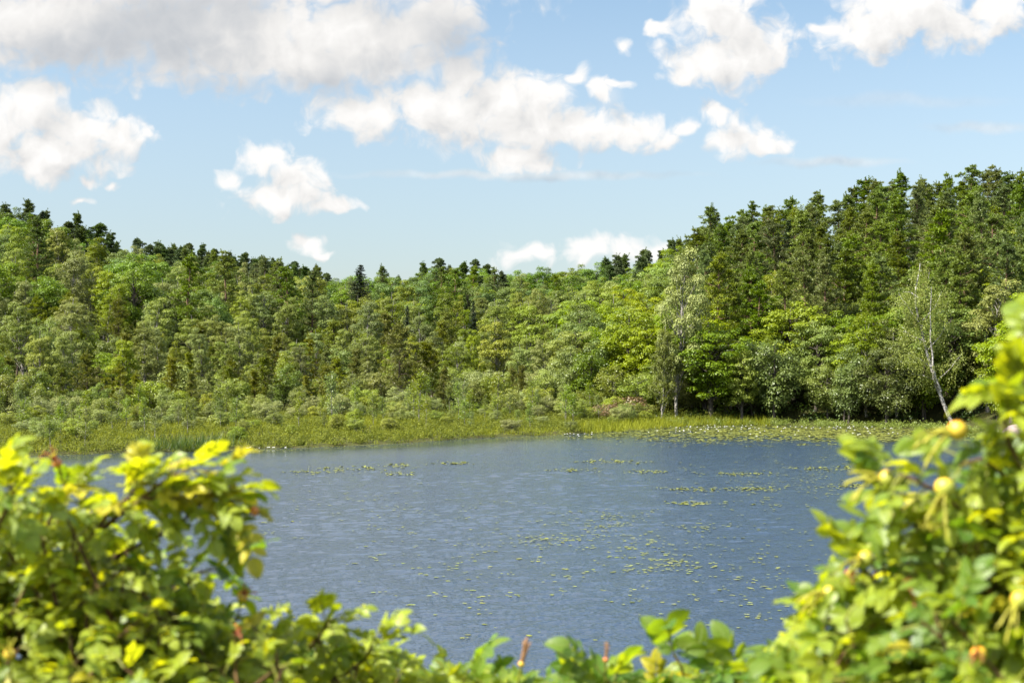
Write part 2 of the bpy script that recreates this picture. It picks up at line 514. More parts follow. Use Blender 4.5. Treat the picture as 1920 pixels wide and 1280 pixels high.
# ------------------------------------------------------------------ the lake
def water_mat():
    m, T = new_mat('lake_water')
    co = T.n('ShaderNodeTexCoord').outputs['Object']
    q = T.v('MULTIPLY', co, (1.0, 1.6, 1))
    n = T.n('ShaderNodeTexNoise', {'Vector': q, 'Scale': 8.0, 'Detail': 2.5, 'Roughness': .55}).outputs[0]
    calm = T.n('ShaderNodeAttribute', attribute_name='tone').outputs['Fac']      # the ripples die down along the banks
    bp = T.n('ShaderNodeBump', {'Strength': T.m('MULTIPLY', calm, .9), 'Distance': .05, 'Height': n})
    p = T.n('ShaderNodeBsdfPrincipled', {'Base Color': (.025, .040, .064, 1), 'Roughness': .06, 'IOR': 1.333, 'Specular IOR Level': .5, 'Normal': bp.outputs[0]})
    T.n('ShaderNodeOutputMaterial', {0: p.outputs[0]})
    return m


def waves(X, Y):
    r = rng(77)
    z = np.zeros_like(X)
    for k in range(60):
        lam = 0.17 * (1.3 / .17) ** (r.uniform(0, 1) ** 2.2)
        ang = math.radians(-66 + r.normal(0, 30))          # travel direction
        amp = lam ** .8 * r.uniform(.5, 1) * .0046
        kx, ky = math.cos(ang) * 2 * math.pi / lam, math.sin(ang) * 2 * math.pi / lam
        res = np.clip(lam / (Y * .0018) / 2.2 - 1, 0, 1)    # the sheet cannot carry ripples finer than its cells
        z += res * amp * 1.6 * (np.exp(1.3 * (np.sin(X * kx + Y * ky + r.uniform(0, 6.28)) - 1)) - .40)      # narrow crests, wide troughs
    gust = .8 + .4 * bumps(X, Y * 2.2, 11, 9)
    calm = np.clip((-lake_dist(X, Y) - 2.5) / 13, .06, 1)
    gust = gust * (1 + .3 * np.exp(-((X - 6) / 9) ** 2 - ((Y - 62) / 24) ** 2) - .6 * np.exp(-((X - 30) / 13) ** 2 - ((Y - 108) / 16) ** 2))
    return z * gust * calm


b = MB()
wu = np.concatenate([np.linspace(-4, -.43, 30)[:-1], np.arange(-.43, .43, .0016), np.linspace(.43, 4, 30)])
wy = np.exp(np.arange(math.log(8.0), math.log(141.0), .0019))
U, Yw = np.meshgrid(wu, wy)
_, wf = grid(wu, wy, lambda a, c: a * 0)
calm = np.clip((-lake_dist(U * Yw, Yw) - 2.5) / 13, .06, 1).ravel()
b.add(np.stack([U * Yw, Yw, waves(U * Yw, Yw)], -1).reshape(-1, 3), wf, 0, calm[wf[:, 0]])
del U, Yw
tag(b.build('lake_water', water_mat()), kind='structure')

# ------------------------------------------------------------------ trees: each maker returns (trunk mesh, crown mesh)
def sphere_pts(r, n):
    return unit(r.normal(size=(n, 3)))


def bend(p0, p1, r, k=6, sag=.0, wig=.04):
    t = np.linspace(0, 1, k)[:, None]
    L = np.linalg.norm(p1 - p0)
    p = p0 + (p1 - p0) * t
    p[1:-1] += r.normal(size=(k - 2, 3)) * wig * L
    p[:, 2] -= sag * L * np.sin(t[:, 0] * math.pi)
    return p


def trunk_path(r, H, lean=.03, k=9, wig=.012):
    t = np.linspace(0, 1, k)
    dx, dy = r.normal(size=2) * lean * H
    p = np.stack([dx * t ** 1.5, dy * t ** 1.5, H * t], -1)
    p[1:, :2] += np.cumsum(r.normal(size=(k - 1, 2)) * wig * H * .5, axis=0)
    p[0, 2] = -.3
    return p


def on_path(p, t):
    x = np.asarray(t) * (len(p) - 1)
    i = np.clip(x.astype(int), 0, len(p) - 2)
    f = (x - i)[..., None]
    return p[i] * (1 - f) + p[i + 1] * f


def clumps_in(r, n, c, rad, lo=.45, minz=None):
    """clump centres spread through an uneven crown, more of them near its surface"""
    d = sphere_pts(r, n * 3)
    q = r.uniform(lo ** 2, 1, size=(n * 3, 1)) ** .5
    lobes = sphere_pts(r, 7)
    amp = r.uniform(-.28, .22, size=7)
    k = 1 + (np.maximum((d @ lobes.T), 0) ** 3 * amp).sum(-1, keepdims=True)
    p = d * q * k
    keep = [0]
    for i in range(1, len(p)):                     # keep them apart from one another
        if np.min(np.linalg.norm(p[keep] - p[i], axis=1)) > 1.15 / n ** .36:
            keep.append(i)
        if len(keep) >= n:
            break
    p = p[keep] * rad + c
    if minz is not None:
        p = p[p[:, 2] > minz]
    return p


def make_broad(seed, H=11., R=3.2, leaf=.21, n=62, per=300, base=.16, cl=.95, mat='broad_leaf', bark='dark_bark', flat=.72, stems=1):
    r = rng(seed)
    T, C = MB(), MB()
    tp = trunk_path(r, H * .86)
    T.tube(tp, np.linspace(.024 * H, .004 * H, 9) / stems ** .4, 7)
    for k in range(stems - 1):
        q = trunk_path(r, H * r.uniform(.6, .8), lean=.16)
        q[:, :2] += r.normal(size=2) * .25
        T.tube(q, np.linspace(.016 * H, .003 * H, 9), 6)
    cz = H * (1 + base) / 2
    cen = clumps_in(r, n, np.array([0, 0, cz]), np.array([R, R, H * (1 - base) / 2 * .92]))
    cen[:, :2] += on_path(tp, np.clip(cen[:, 2] / (H * .86), 0, 1))[:, :2] * .8
    for c in cen:
        t0 = np.clip((c[2] - .35 * np.linalg.norm(c[:2]) - .06 * H) / (H * .86), .12, .95)
        T.tube(bend(on_path(tp, np.array(t0)), c, r, 5, sag=-.06), np.linspace(.008 * H * (1 - t0 * .6), .012, 5), 4)
        rc = cl * r.uniform(.65, 1.3) * (1.15 - .35 * c[2] / H)
        m = int(per * rc * rc / cl / cl * r.uniform(.75, 1.1))
        d = sphere_pts(r, m)
        d[:, 2] = np.where(r.random(m) < .62, np.abs(d[:, 2]), d[:, 2])
        q = c + d * rc * np.array([1, 1, flat]) * r.uniform(.35, 1.08, size=(m, 1)) ** .6
        q += r.normal(size=q.shape) * .05 * rc
        nr = d * .8 + np.array([0, 0, .5]) + r.normal(size=(m, 3)) * .33
        dv = d * .8 + np.array([0, 0, -.45]) + r.normal(size=(m, 3)) * .5
        tone = np.clip(r.uniform(.25, .75) + r.normal(size=m) * .2, 0, .9)
        L = leaf * r.uniform(.65, 1.25, m)
        C.cards(q, nr, dv, L, L * .72, 0, tone)
    return T.mesh('trunk', [M[bark]]), C.mesh('crown', [M[mat]], smooth=False)


def make_birch(seed, H=12., R=2.7, leaf=.15, n=46, per=9, hang=1.25, base=.08, mat='birch_leaf', bark='birch_bark'):
    r = rng(seed)
    T, C = MB(), MB()
    tp = trunk_path(r, H * .95, lean=.04)
    T.tube(tp, np.linspace(.014 * H, .002 * H, 9), 7)
    cz = H * (1 + base) / 2
    cen = clumps_in(r, n, np.array([0, 0, cz + .3]), np.array([R, R, H * (1 - base) / 2 * .9]), lo=.3)
    cen[:, :2] *= np.clip(1.25 - .55 * (cen[:, 2:3] / H), .4, 1.2)
    cen[:, :2] += on_path(tp, np.clip(cen[:, 2] / (H * .95), 0, 1))[:, :2]
    for c in cen:
        t0 = np.clip((c[2] - .8 * np.linalg.norm(c[:2]) - .08 * H) / (H * .95), .1, .93)
        T.tube(bend(on_path(tp, np.array(t0)), c, r, 5, sag=-.1), np.linspace(.005 * H * (1 - t0 * .6), .01, 5), 4, 0, .2)
        g = r.uniform(.3, .7)
        rc = .62 * r.uniform(.7, 1.3) * H / 12
        m = int(230 * r.uniform(.7, 1.2))
        d = sphere_pts(r, m)
        d[:, 2] = np.where(r.random(m) < .75, np.abs(d[:, 2]), d[:, 2])
        q = c + d * np.array([rc, rc, rc * .8]) * r.uniform(.4, 1.05, size=(m, 1)) ** .5
        C.cards(q, d * .9 + np.array([0, 0, .4]) + r.normal(size=(m, 3)) * .28, d + np.array([0, 0, -.8]) + r.normal(size=(m, 3)) * .4, leaf * r.uniform(.7, 1.25, m), leaf * .72, 0, np.clip(g + r.normal(size=m) * .18, 0, .9))
        for k in range(int(per * r.uniform(.7, 1.2))):
            o = c + r.normal(size=3) * np.array([.36, .36, .2])
            ln = hang * r.uniform(.35, 1.15)
            m = max(5, int(ln / .055))
            t = np.linspace(0, 1, m)
            out = unit(np.array([o[0], o[1], 0.01])) * .32
            q = o + out * (t * 1.4 * (1 - .4 * t))[:, None] * ln * .6
            q[:, 2] += .18 * ln * np.sin(t * 2.2) - ln * t ** 1.6 * .9
            q += r.normal(size=q.shape) * .075
            nr = r.normal(size=(m, 3)) * .6 + out * 1.2 + np.array([0, 0, .55])
            dv = np.array([0, 0, -1.]) + r.normal(size=(m, 3)) * .5
            L = leaf * r.uniform(.7, 1.3, m)
            C.cards(q, nr, dv, L, L * .7, 0, np.clip(g + r.normal(size=m) * .2, 0, .9))
    return T.mesh('trunk', [M[bark]]), C.mesh('crown', [M[mat]], smooth=False)


def tufts(C, r, pos, up, blade=.3, wid=.05, per=9, tone=.5, spread=.75):
    """needle tufts: stars of slim faces"""
    m = len(pos)
    q = np.repeat(pos, per, 0)
    d = np.repeat(up, per, 0) + r.normal(size=(m * per, 3)) * spread
    d = unit(d)
    nr = r.normal(size=(m * per, 3)) + np.array([0, 0, .4])
    L = blade * r.uniform(.6, 1.2, m * per)
    tn = np.repeat(np.broadcast_to(tone, (m,)), per) + r.normal(size=m * per) * .1
    C.cards(q, nr, d, L, wid * r.uniform(.8, 1.4, m * per), 0, np.clip(tn, 0, .9))


def make_pine(seed, H=15., R=2.7, base=.4, levels=11, dens=1.0, mat='pine_needle', bark='pine_bark', blade=.30, wid=.065, top=.35):
    r = rng(seed)
    T, C = MB(), MB()
    tp = trunk_path(r, H * .97, lean=.025)
    T.tube(tp, np.linspace(.0155 * H, .003 * H, 9), 7)
    for k in range(7):                                   # dead stubs below the crown
        t = r.uniform(base * .4, base)
        a = r.uniform(0, 6.28)
        p0 = on_path(tp, np.array(t))
        T.tube(bend(p0, p0 + np.array([math.cos(a), math.sin(a), r.uniform(-.2, .2)]) * r.uniform(.5, 1.4), r, 4), [.035, .03, .02, .01], 4)
    side = r.uniform(0, 6.28)
    nb = int(levels * 5.2)
    for l in range(nb):
        f = np.clip((l + r.uniform(-1.5, 1.5)) / (nb - 1), 0, 1)
        t0 = np.clip(base + (1 - base) * f ** .9 * .97, 0, .985)
        prof_ = (1.02 - f) ** .7 if f > .22 else .55 + f * 1.4
        a = l * 2.4 + r.normal() * .5
        Lb = (1 + .28 * math.cos(a - side)) * R * max(.14, prof_) * r.uniform(.55, 1.15)
        p0 = on_path(tp, np.array(t0))
        rise = r.uniform(-.05, .3) + f * .6
        p1 = p0 + np.array([math.cos(a), math.sin(a), rise]) * Lb
        path = bend(p0, p1, r, 5, sag=.10)
        T.tube(path, np.linspace(.0042 * H * (1 - .6 * f), .012, 5), 4)
        nc = max(2, int(round(Lb * 1.5)))
        for tt in np.linspace(.38, 1.0, nc):
            c = on_path(path, np.array(tt)) + r.normal(size=3) * .16
            m = max(5, int(15 * dens * r.uniform(.6, 1.4)))
            rc = .62 * r.uniform(.7, 1.3) * (1 - .5 * f) * (H / 15) ** .5
            d = sphere_pts(r, m) * r.uniform(.2, 1, size=(m, 1)) ** .5
            q = c + d * np.array([rc, rc, rc * .42]) + np.array([0, 0, .05])
            up = np.array([math.cos(a) * .5, math.sin(a) * .5, .8]) + d * .5
            tufts(C, r, q, up, blade, wid, 9, r.uniform(.15, .8))
    # leading shoots
    tip = tp[-1]
    for k in range(5):
        c = tip + np.array([*r.normal(size=2) * .16, r.uniform(-.9, -.1)])
        q = c + np.linspace(0, .8, 7)[:, None] * (np.array([0, 0, 1.]) + r.normal(size=3) * .22)
        tufts(C, r, q, np.tile([0, 0, .9], (7, 1)), blade * .6, wid, 8, .5, .45)
    return T.mesh('trunk', [M[bark]]), C.mesh('crown', [M[mat]], smooth=False)


def make_spruce(seed, H=14., R=2.8, mat='spruce_needle', levels=40, droop=.35):
    r = rng(seed)
    T, C = MB(), MB()
    tp = trunk_path(r, H, lean=.008, wig=.002)
    T.tube(tp, np.linspace(.013 * H, .001 * H, 9), 6)
    for l in range(levels):
        f = l / (levels - 1)
        z0 = H * (.07 + .91 * f)
        Lm = R * (1 - f) ** .72 + .12
        for k in range(r.integers(6, 9)):
            a = r.uniform(0, 6.28)
            L = Lm * r.uniform(.6, 1.12)
            m = max(5, int(L / .09))
            t = np.linspace(.08, 1, m)
            dr = np.array([math.cos(a), math.sin(a), 0])
            q = on_path(tp, np.array(z0 / H)) + dr * (t * L)[:, None]
            q[:, 2] += -droop * L * t + .32 * L * t ** 3
            T.tube(q[[0, m // 2, m - 1]], [.03, .02, .008], 4)
            sd = np.array([-dr[1], dr[0], 0])
            for s in (-1, 1, -1, 1):
                qq = q + r.normal(size=q.shape) * .05
                dv = dr * .6 + sd * s * r.uniform(.4, 1) + np.array([0, 0, -.45]) + r.normal(size=(m, 3)) * .25
                C.cards(qq, np.tile([0, 0, 1.], (m, 1)) + r.normal(size=(m, 3)) * .5, dv, .34 * (1.1 - .5 * t) * r.uniform(.7, 1.2, m), .10, 0, np.clip(.5 + r.normal(size=m) * .25, 0, .9))
    return T.mesh('trunk', [M['dark_bark']]), C.mesh('crown', [M[mat]], smooth=False)


def make_sapling(seed, H=4.2, R=.8, mat='sapling_leaf', bark='birch_grey', n=34):
    r = rng(seed)
    T, C = MB(), MB()
    tp = trunk_path(r, H, lean=.03)
    T.tube(tp, np.linspace(.035, .008, 9), 5)
    for k in range(n):
        t0 = r.uniform(.3, .98)
        a = r.uniform(0, 6.28)
        L = R * (1.15 - t0 * .8) * r.uniform(.6, 1.2)
        p0 = on_path(tp, np.array(t0))
        p1 = p0 + np.array([math.cos(a), math.sin(a), .7]) * L
        pa = bend(p0, p1, r, 4, sag=.05)
        T.tube(pa, [.014, .011, .008, .005], 4)
        m = int(30 * r.uniform(.7, 1.3))
        q = on_path(pa, r.uniform(.25, 1.08, m).clip(0, 1)) + r.normal(size=(m, 3)) * .11
        C.cards(q, r.normal(size=(m, 3)) + np.array([0, 0, .8]), r.normal(size=(m, 3)) + np.array([0, 0, -.4]), .125 * r.uniform(.7, 1.3, m), .085, 0, np.clip(.5 + r.normal(size=m) * .25, 0, .9))
    return T.mesh('trunk', [M[bark]]), C.mesh('crown', [M[mat]], smooth=False)


KINDS = {
    # kind: (object name, nominal height, meshes)
    'birch': ('birch_tree', 12., [make_birch(100 + k, 12, R, 0.17, n, 6, hg) for k, (R, n, hg) in enumerate([(2.6, 46, 1.2), (2.2, 40, 1.6), (3.0, 54, 1.1), (2.4, 42, 1.4), (2.8, 48, .9)])]),
    'broad': ('broadleaf_tree', 11., [make_broad(200 + k, 11, R, .22, n) for k, (R, n) in enumerate([(3.2, 62), (2.7, 54), (3.6, 70), (3.0, 60)])]),
    'bright': ('oak_tree', 11., [make_broad(250 + k, 11, R, .22, n, 270, .2, .9, 'bright_leaf', flat=.5) for k, (R, n) in enumerate([(3.1, 66), (2.7, 60), (3.5, 74)])]),
    'pine': ('pine_tree', 15., [make_pine(300 + k, 15, R, bs - .1, lv) for k, (R, bs, lv) in enumerate([(3.1, .38, 10), (2.7, .3, 11), (3.5, .48, 9), (2.9, .25, 12), (2.5, .35, 10), (3.3, .3, 10), (2.8, .42, 9)])]),
    'ridge': ('pine_tree', 12., [make_pine(350 + k, 12, R, bs, lv, 1.0, 'ridge_needle', 'dark_bark', .36, .075) for k, (R, bs, lv) in enumerate([(2.1, .3, 10), (1.7, .25, 10), (2.4, .4, 9), (1.9, .2, 11)])]),
    'bog': ('pine_tree', 7., [make_pine(400 + k, 7, R, bs, lv, .75, 'bog_needle', 'pine_bark', .26, .05) for k, (R, bs, lv) in enumerate([(1.9, .3, 8), (1.5, .25, 8), (2.1, .35, 7), (1.7, .15, 9)])]),
    'spruce': ('spruce_tree', 14., [make_spruce(450), make_spruce(451, 14, 2.4)]),
    'willow': ('willow_bush', 4.5, [make_broad(500 + k, 4.5, R, .15, n, 230, .1, .6, 'willow_leaf', 'birch_grey', .8, 4) for k, (R, n) in enumerate([(1.9, 40), (1.6, 34), (2.2, 46), (1.5, 30)])]),
    'alder': ('alder_tree', 7., [make_broad(550 + k, 7, R, .19, n, 240, .08, .75, 'alder_leaf', 'dark_bark', .8, 2) for k, (R, n) in enumerate([(2.2, 46), (1.9, 40), (2.5, 52)])]),
    'sapling': ('birch_sapling', 4.2, [make_sapling(600), make_sapling(601, 4.2, .65), make_sapling(602, 4.2, 1.0, n=44)]),
    'dry': ('dead_bush', 2.2, [make_broad(650, 2.2, 1.3, .13, 18, 110, .05, .45, 'dry_leaf', 'dark_bark', .8, 4)]),
}

TREES = []                      # (kind, root, px, py_top, px_height) for the labels


HIDDEN = {40, 41, 72, 73, 74, 94, 95, 114, 136, 155, 175, 191, 205, 206, 211, 214, 217, 224, 236, 240, 241, 255, 267, 277, 282, 298, 299, 306, 316,
          321, 331, 347, 351, 366, 371, 385, 386, 408, 431, 432, 445, 456, 460, 462, 466, 471, 479, 484, 486, 490, 493, 494, 496, 512, 513, 516, 518,
          521, 525, 526, 527, 530, 531, 533, 534, 536, 538, 540, 541, 546, 547, 554, 556, 567, 569, 575, 578, 580, 587, 598, 599, 600, 603, 605, 609,
          610, 611, 620, 622, 628, 631, 634, 643, 656, 657, 659, 663, 670, 672, 677, 678, 699, 702, 709, 716, 721, 726, 727, 733, 735, 738, 742, 744,
          746, 748, 749, 752, 753, 762, 763, 766, 769, 773, 774, 776, 777, 778, 783, 785, 787, 794, 795, 796, 797, 800, 801, 802, 803, 804, 805, 806,
          809, 810, 811, 812, 813, 814, 815, 817, 818, 819, 820, 821, 822, 823, 824, 825, 826, 827, 828, 829, 830, 831, 832, 833, 834, 835, 836, 837,
          838, 840, 841, 842, 843, 844, 846, 847, 848, 850, 873, 894, 907, 924, 940, 956, 960, 985, 991, 993, 996, 999, 1001, 1002, 1003, 1005, 1006,
          1007, 1010, 1011, 1012, 1013, 1014, 1015, 1016, 1017, 1018, 1019, 1020, 1026, 1028, 1029, 1031, 1032, 1034, 1035, 1036, 1039, 1040, 1091,
          1127, 1148}            # trees of which the photograph's view shows nothing


def plant(kind, x, y, h, r, wide=1.0, z=None, mesh=None, rz=None):
    """one tree: an Empty at its foot > trunk, crown"""
    name, H, ms = KINDS[kind]
    tm, cm = ms[int(r.integers(len(ms))) if mesh is None else mesh]
    if z is None:
        z = float(terrain(np.array([x]), np.array([y]))[0])
    turn = r.uniform(0, 6.28) if rz is None else rz
    if len(TREES) in HIDDEN:
        TREES.append([kind, None, 0, 0, 0])
        return None
    e = empty(name, (x, y, z))
    s = h / H
    e.rotation_euler = (0, 0, turn)
    e.scale = (s * wide, s * wide, s)
    link('trunk', tm, e)
    link('crown', cm, e)
    px, pt = to_pix((x, y, z + h))
    _, pb = to_pix((x, y, z))
    TREES.append([kind, e, px, pt, pb])
    return e


SKYLINE = np.array([(-400, 372), (0, 382), (40, 385), (60, 398), (100, 410), (140, 418), (180, 432), (215, 448), (250, 456), (290, 462), (350, 466), (420, 476), (500, 490), (555, 506),
                    (600, 506), (625, 518), (660, 503), (740, 506), (790, 500), (850, 500), (960, 505), (1060, 498), (1130, 492), (1190, 482), (1230, 468), (1262, 448),
                    (1300, 440), (1330, 410), (1370, 400), (1420, 392), (1500, 372), (1560, 372), (1600, 352), (1650, 342), (1700, 328), (1760, 345), (1800, 330), (1850, 318), (1920, 330), (2300, 330)], float)


def sky_at(px):
    return np.interp(px, SKYLINE[:, 0], SKYLINE[:, 1])


R0 = rng(4242)

# trees that can be told apart, each set where it stands
LANDMARKS = [
    # kind, px, py of the top, distance, height, wide, label, category
    ('birch', 1268, 472, 141, 16.2, .70, 'tall weeping birch with long hanging twigs at the right end of the marsh', 'tree'),
    ('birch', 1240, 600, 139.5, 10.0, .75, 'slender weeping birch in front of the tall weeping birch', 'tree'),
    ('spruce', 674, 495, 235, 15, 1.45, 'dark conical spruce standing among pale birches below the middle skyline', 'tree'),
    ('spruce', 765, 560, 205, 6.5, .9, 'small dark spruce below and right of the conical spruce', 'tree'),
    ('spruce', 888, 560, 205, 7.0, .8, 'young dark green spruce among silvery birches in the middle of the slope', 'tree'),
    ('spruce', 1476, 410, 185, 10.5, .9, 'dark narrow spruce among pines on the right hillside', 'tree'),
    ('spruce', 78, 424, 235, 16.0, 1.3, 'dark bare-tipped spruce on the left hillside below the skyline pines', 'tree'),
    ('spruce', 165, 455, 225, 12, 1.0, 'dark spruce in a shady gap of the left hillside', 'tree'),
    ('birch', 585, 503, 225, 14.5, 1.15, 'large pale birch with a domed crown rising to the skyline left of the conical spruce', 'tree'),
    ('birch', 350, 497, 230, 12, 1.2, 'big silvery birch in front of the dark far pine wood', 'tree'),
    ('birch', 492, 503, 250, 11, .9, 'silvery birch right under the end of the dark far pine wood', 'tree'),
    ('sapling', 622, 728, 112, 4.4, 1.0, 'thin leafy sapling on the marsh near the water', 'sapling'),
    ('sapling', 786, 726, 124, 4.5, 1.25, 'pale bushy-topped sapling standing alone on the marsh', 'sapling'),
    ('sapling', 933, 730, 135, 4.6, 1.1, 'slim sapling in front of grey-green birches on the marsh', 'sapling'),
    ('sapling', 700, 745, 118, 3.0, 1.1, 'short sapling between two taller saplings on the marsh', 'sapling'),
    ('sapling', 560, 752, 113, 3.0, 1.2, 'short leafy sapling left of the thin leafy sapling', 'sapling'),
    ('sapling', 860, 742, 128, 3.6, 1.0, 'upright sapling just right of the pale bushy-topped one', 'sapling'),
    ('sapling', 1060, 748, 133, 3.4, 1.2, 'leafy sapling on the right part of the marsh', 'sapling'),
    ('sapling', 1000, 738, 138, 4.2, 1.0, 'tall sapling in front of alder bushes at the back of the marsh', 'sapling'),
    ('bog', 745, 610, 158, 11.5, 1.0, 'reddish-trunked pine with an open crown at the middle of the forest edge', 'tree'),
    ('bog', 795, 640, 160, 9.0, 1.0, 'yellow-green pine right beside the reddish-trunked pine', 'tree'),
    ('bog', 500, 668, 150, 7.6, 1.2, 'low spreading pine with bare lower limbs at the forest edge', 'tree'),
    ('bog', 165, 660, 133, 7.0, 1.0, 'small pine with a thin orange trunk behind the left willows', 'tree'),
    ('pine', 1322, 470, 160, 15.5, .9, 'tall pine with a bare orange trunk right of the weeping birch', 'tree'),
    ('pine', 1552, 440, 160, 16.5, 1.1, 'big pine with thick dark limbs in the middle of the right hillside', 'tree'),
    ('pine', 1340, 384, 228, 13, 1.15, 'broad pine standing clear on the skyline where the right hill begins', 'tree'),
    ('pine', 1640, 490, 148, 14.0, 1.0, 'bluish pine with fan-shaped crown left of the leaning birch', 'tree'),
    ('alder', 1450, 622, 138.5, 8.8, .95, 'rounded pale green tree hanging over the water right of the weeping birch', 'tree'),
    ('alder', 1590, 655, 135.5, 7.8, .95, 'pale leafy tree leaning over the dark gap at the right shore', 'tree'),
    ('bright', 1530, 590, 142, 10.4, .9, 'bright green maple-like tree behind the dark shore gap', 'tree'),
    ('bright', 1390, 640, 139, 8.2, .8, 'bright green tree with layered branches at the right shore', 'tree'),
    ('birch', 1850, 530, 133, 14, 1.2, 'large yellowish birch behind the leaning birch at the right edge', 'tree'),
    ('alder', 1660, 640, 133, 8, .9, 'leafy green tree just left of the leaning birch trunk', 'tree'),
    ('bright', 1120, 520, 215, 12, 1.1, 'bright yellow-green oak below the skyline right of centre', 'tree'),
    ('bright', 1085, 580, 185, 11, 1.1, 'wide bright oak beneath the yellow-green skyline oak', 'tree'),
    ('bright', 1180, 560, 165, 11.5, 1.0, 'bright green oak left of the tall weeping birch', 'tree'),
    ('birch', 1000, 560, 190, 12, 1.15, 'broad pale grey-green birch in the middle of the slope', 'tree'),
    ('birch', 935, 590, 178, 11, 1.2, 'wide grey birch with a rounded crown above the marsh', 'tree'),
    ('dry', 1180, 735, 141, 2.6, 1.5, 'reddish-brown dead bush at the foot of the oak slope', 'bush'),
    ('dry', 1135, 752, 139, 1.8, 1.5, 'low withered brown bush left of the larger dead bush', 'bush'),
]
TAKEN = []
for kind, px, py, Y, h, wide, lab, cat in LANDMARKS:
    p = at(px, py, Y)
    g = float(terrain(p[:1], p[1:2])[0])
    hh = h if kind in ('sapling', 'dry') else float(np.clip(p[2] - g, h * .75, h * 1.45))
    e = plant(kind, p[0], Y, hh, R0, wide)
    if e:
        tag(e, lab, cat)
    TREES[-1].append('named')
    TAKEN.append((p[0], Y, 1.6 if kind in ('sapling', 'dry') else 3.0))


def choose(u_px, s, Y):
    """the mix of kinds over the slope, as the photograph has it; s runs from the forest edge (0) to the ridge (1)"""
    q = R0.random()
    def pick(*kw):
        a = 0
        for k, w in kw:
            a += w
            if q < a:
                return k
        return kw[-1][0]
    if u_px < 300:
        if s < .07: return pick(('willow', .5), ('bog', .25), ('alder', .25))
        if s < .35: return pick(('birch', .45), ('bog', .35), ('alder', .2))
        if s < .8: return pick(('birch', .60), ('broad', .28), ('pine', .12))
        return pick(('broad', .50), ('birch', .22), ('ridge', .28))
    if u_px < 620:
        if s < .07: return pick(('willow', .55), ('bog', .25), ('alder', .2))
        if s < .25: return pick(('birch', .5), ('bog', .4), ('willow', .1))
        if s < .7: return pick(('birch', .72), ('broad', .18), ('pine', .1))
        return pick(('ridge', .9), ('birch', .1))
    if u_px < 1060:
        if s < .07: return pick(('willow', .45), ('birch', .25), ('bog', .3))
        if s < .35: return pick(('birch', .5), ('bog', .42), ('alder', .08))
        if s < .72: return pick(('birch', .72), ('broad', .2), ('pine', .08))
        return pick(('broad', .72), ('birch', .15), ('ridge', .13))
    if u_px < 1270:
        if s < .07: return pick(('alder', .5), ('bright', .3), ('willow', .2))
        if s < .6: return pick(('bright', .65), ('birch', .2), ('alder', .15))
        return pick(('bright', .45), ('broad', .35), ('ridge', .2))
    if s < .10: return pick(('alder', .45), ('bright', .3), ('birch', .25))
    if s < .4: return pick(('pine', .5), ('bright', .4), ('birch', .1))
    return pick(('pine', .8), ('bright', .14), ('birch', .06))


HEIGHT = {'birch': (7.2, 11.0), 'broad': (9, 12.5), 'bright': (8.5, 12), 'pine': (12.5, 16.5), 'ridge': (9, 12.5), 'bog': (5.5, 8.5), 'willow': (3.2, 5.2), 'alder': (5, 8), 'sapling': (2.5, 4)}
pts = np.array(TAKEN)
cand = 0
for row in range(60):                                # rows up the slope, jittered
    for col in range(90):
        u = -.405 + .81 * (col + R0.uniform(0, 1)) / 90
        sky, F, R, th = prof(u)
        Y = F + 1.0 + (R + 14 - F) * (row + R0.uniform(0, 1)) / 60
        x = u * Y
        s = (Y - F) / (R - F)
        upx = 960 + F_PX * u
        if lake_dist(np.array([x]), np.array([Y]))[0] < 2.0:
            continue
        right = upx > 1240
        sep = np.interp(s, [0, .08, .3, 1, 1.2], [2.1, 2.9, 4.3, 5.8, 6.4]) * (.92 if right else 1)
        if np.min((np.hypot(pts[:, 0] - x, pts[:, 1] - Y) / np.maximum(pts[:, 2], sep))) < 1:
            continue
        kind = choose(upx, s, Y)
        h = R0.uniform(*HEIGHT[kind])
        if upx < 1060 and s < .3 and kind in ('birch', 'alder', 'bog'):
            h *= np.interp(s, [0, .3], [.62, .95])
        z = float(terrain(np.array([x]), np.array([Y]))[0])
        px, pt = to_pix((x, Y, z + h))
        lim = sky_at(px) + (R0.uniform(-6, 10) if kind not in ('ridge', 'pine') else R0.uniform(-12, 6))
        if pt < lim:                                   # no crown rises above the photograph's skyline
            h2 = h - (lim - pt) * Y / F_PX
            if h2 < .6 * h:
                continue
            h = h2
        pts = np.vstack([pts, (x, Y, sep)])
        plant(kind, x, Y, h, R0, R0.uniform(.9, 1.35) if kind in ('birch', 'pine', 'ridge') else R0.uniform(.85, 1.2), z)
# bushes and saplings along the back of the marsh
k = 0
while k < 150:
    upx = R0.uniform(-60, 1215)
    u = (upx - 960) / F_PX
    F = prof(u)[1]
    dd = abs(R0.normal()) * 8 + R0.uniform(-2, 1)
    Y = F - dd + 1
    x = u * Y
    if lake_dist(np.array([x]), np.array([Y]))[0] < 2.5 or np.min(np.hypot(pts[:, 0] - x, pts[:, 1] - Y)) < 1.25:
        continue
    kind = 'sapling' if R0.random() < .36 else 'willow'
    h = R0.uniform(1.8, 4.2) if kind == 'sapling' else R0.uniform(1.3, 3.6) * np.interp(dd, [0, 10], [1, .6])
    plant(kind, x, Y, h, R0, R0.uniform(.9, 1.4))
    pts = np.vstack([pts, (x, Y, 1.2)])
    k += 1
for k in range(46):                                      # the dark far pine wood behind the left hill's birches, and a few on the hill top
    upx = R0.uniform(270, 560) if k < 36 else R0.uniform(0, 240)
    u = (upx - 960) / F_PX
    sky, F, R, th = prof(u)
    Y = R + R0.uniform(-16, 6)
    top = at(upx, sky_at(upx) + R0.uniform(-2, 30), Y)
    g = float(terrain(np.array([u * Y]), np.array([Y]))[0])
    if top[2] - g > 6:
        plant('ridge', u * Y, Y, min(13.5, top[2] - g), R0, R0.uniform(1, 1.3), g)
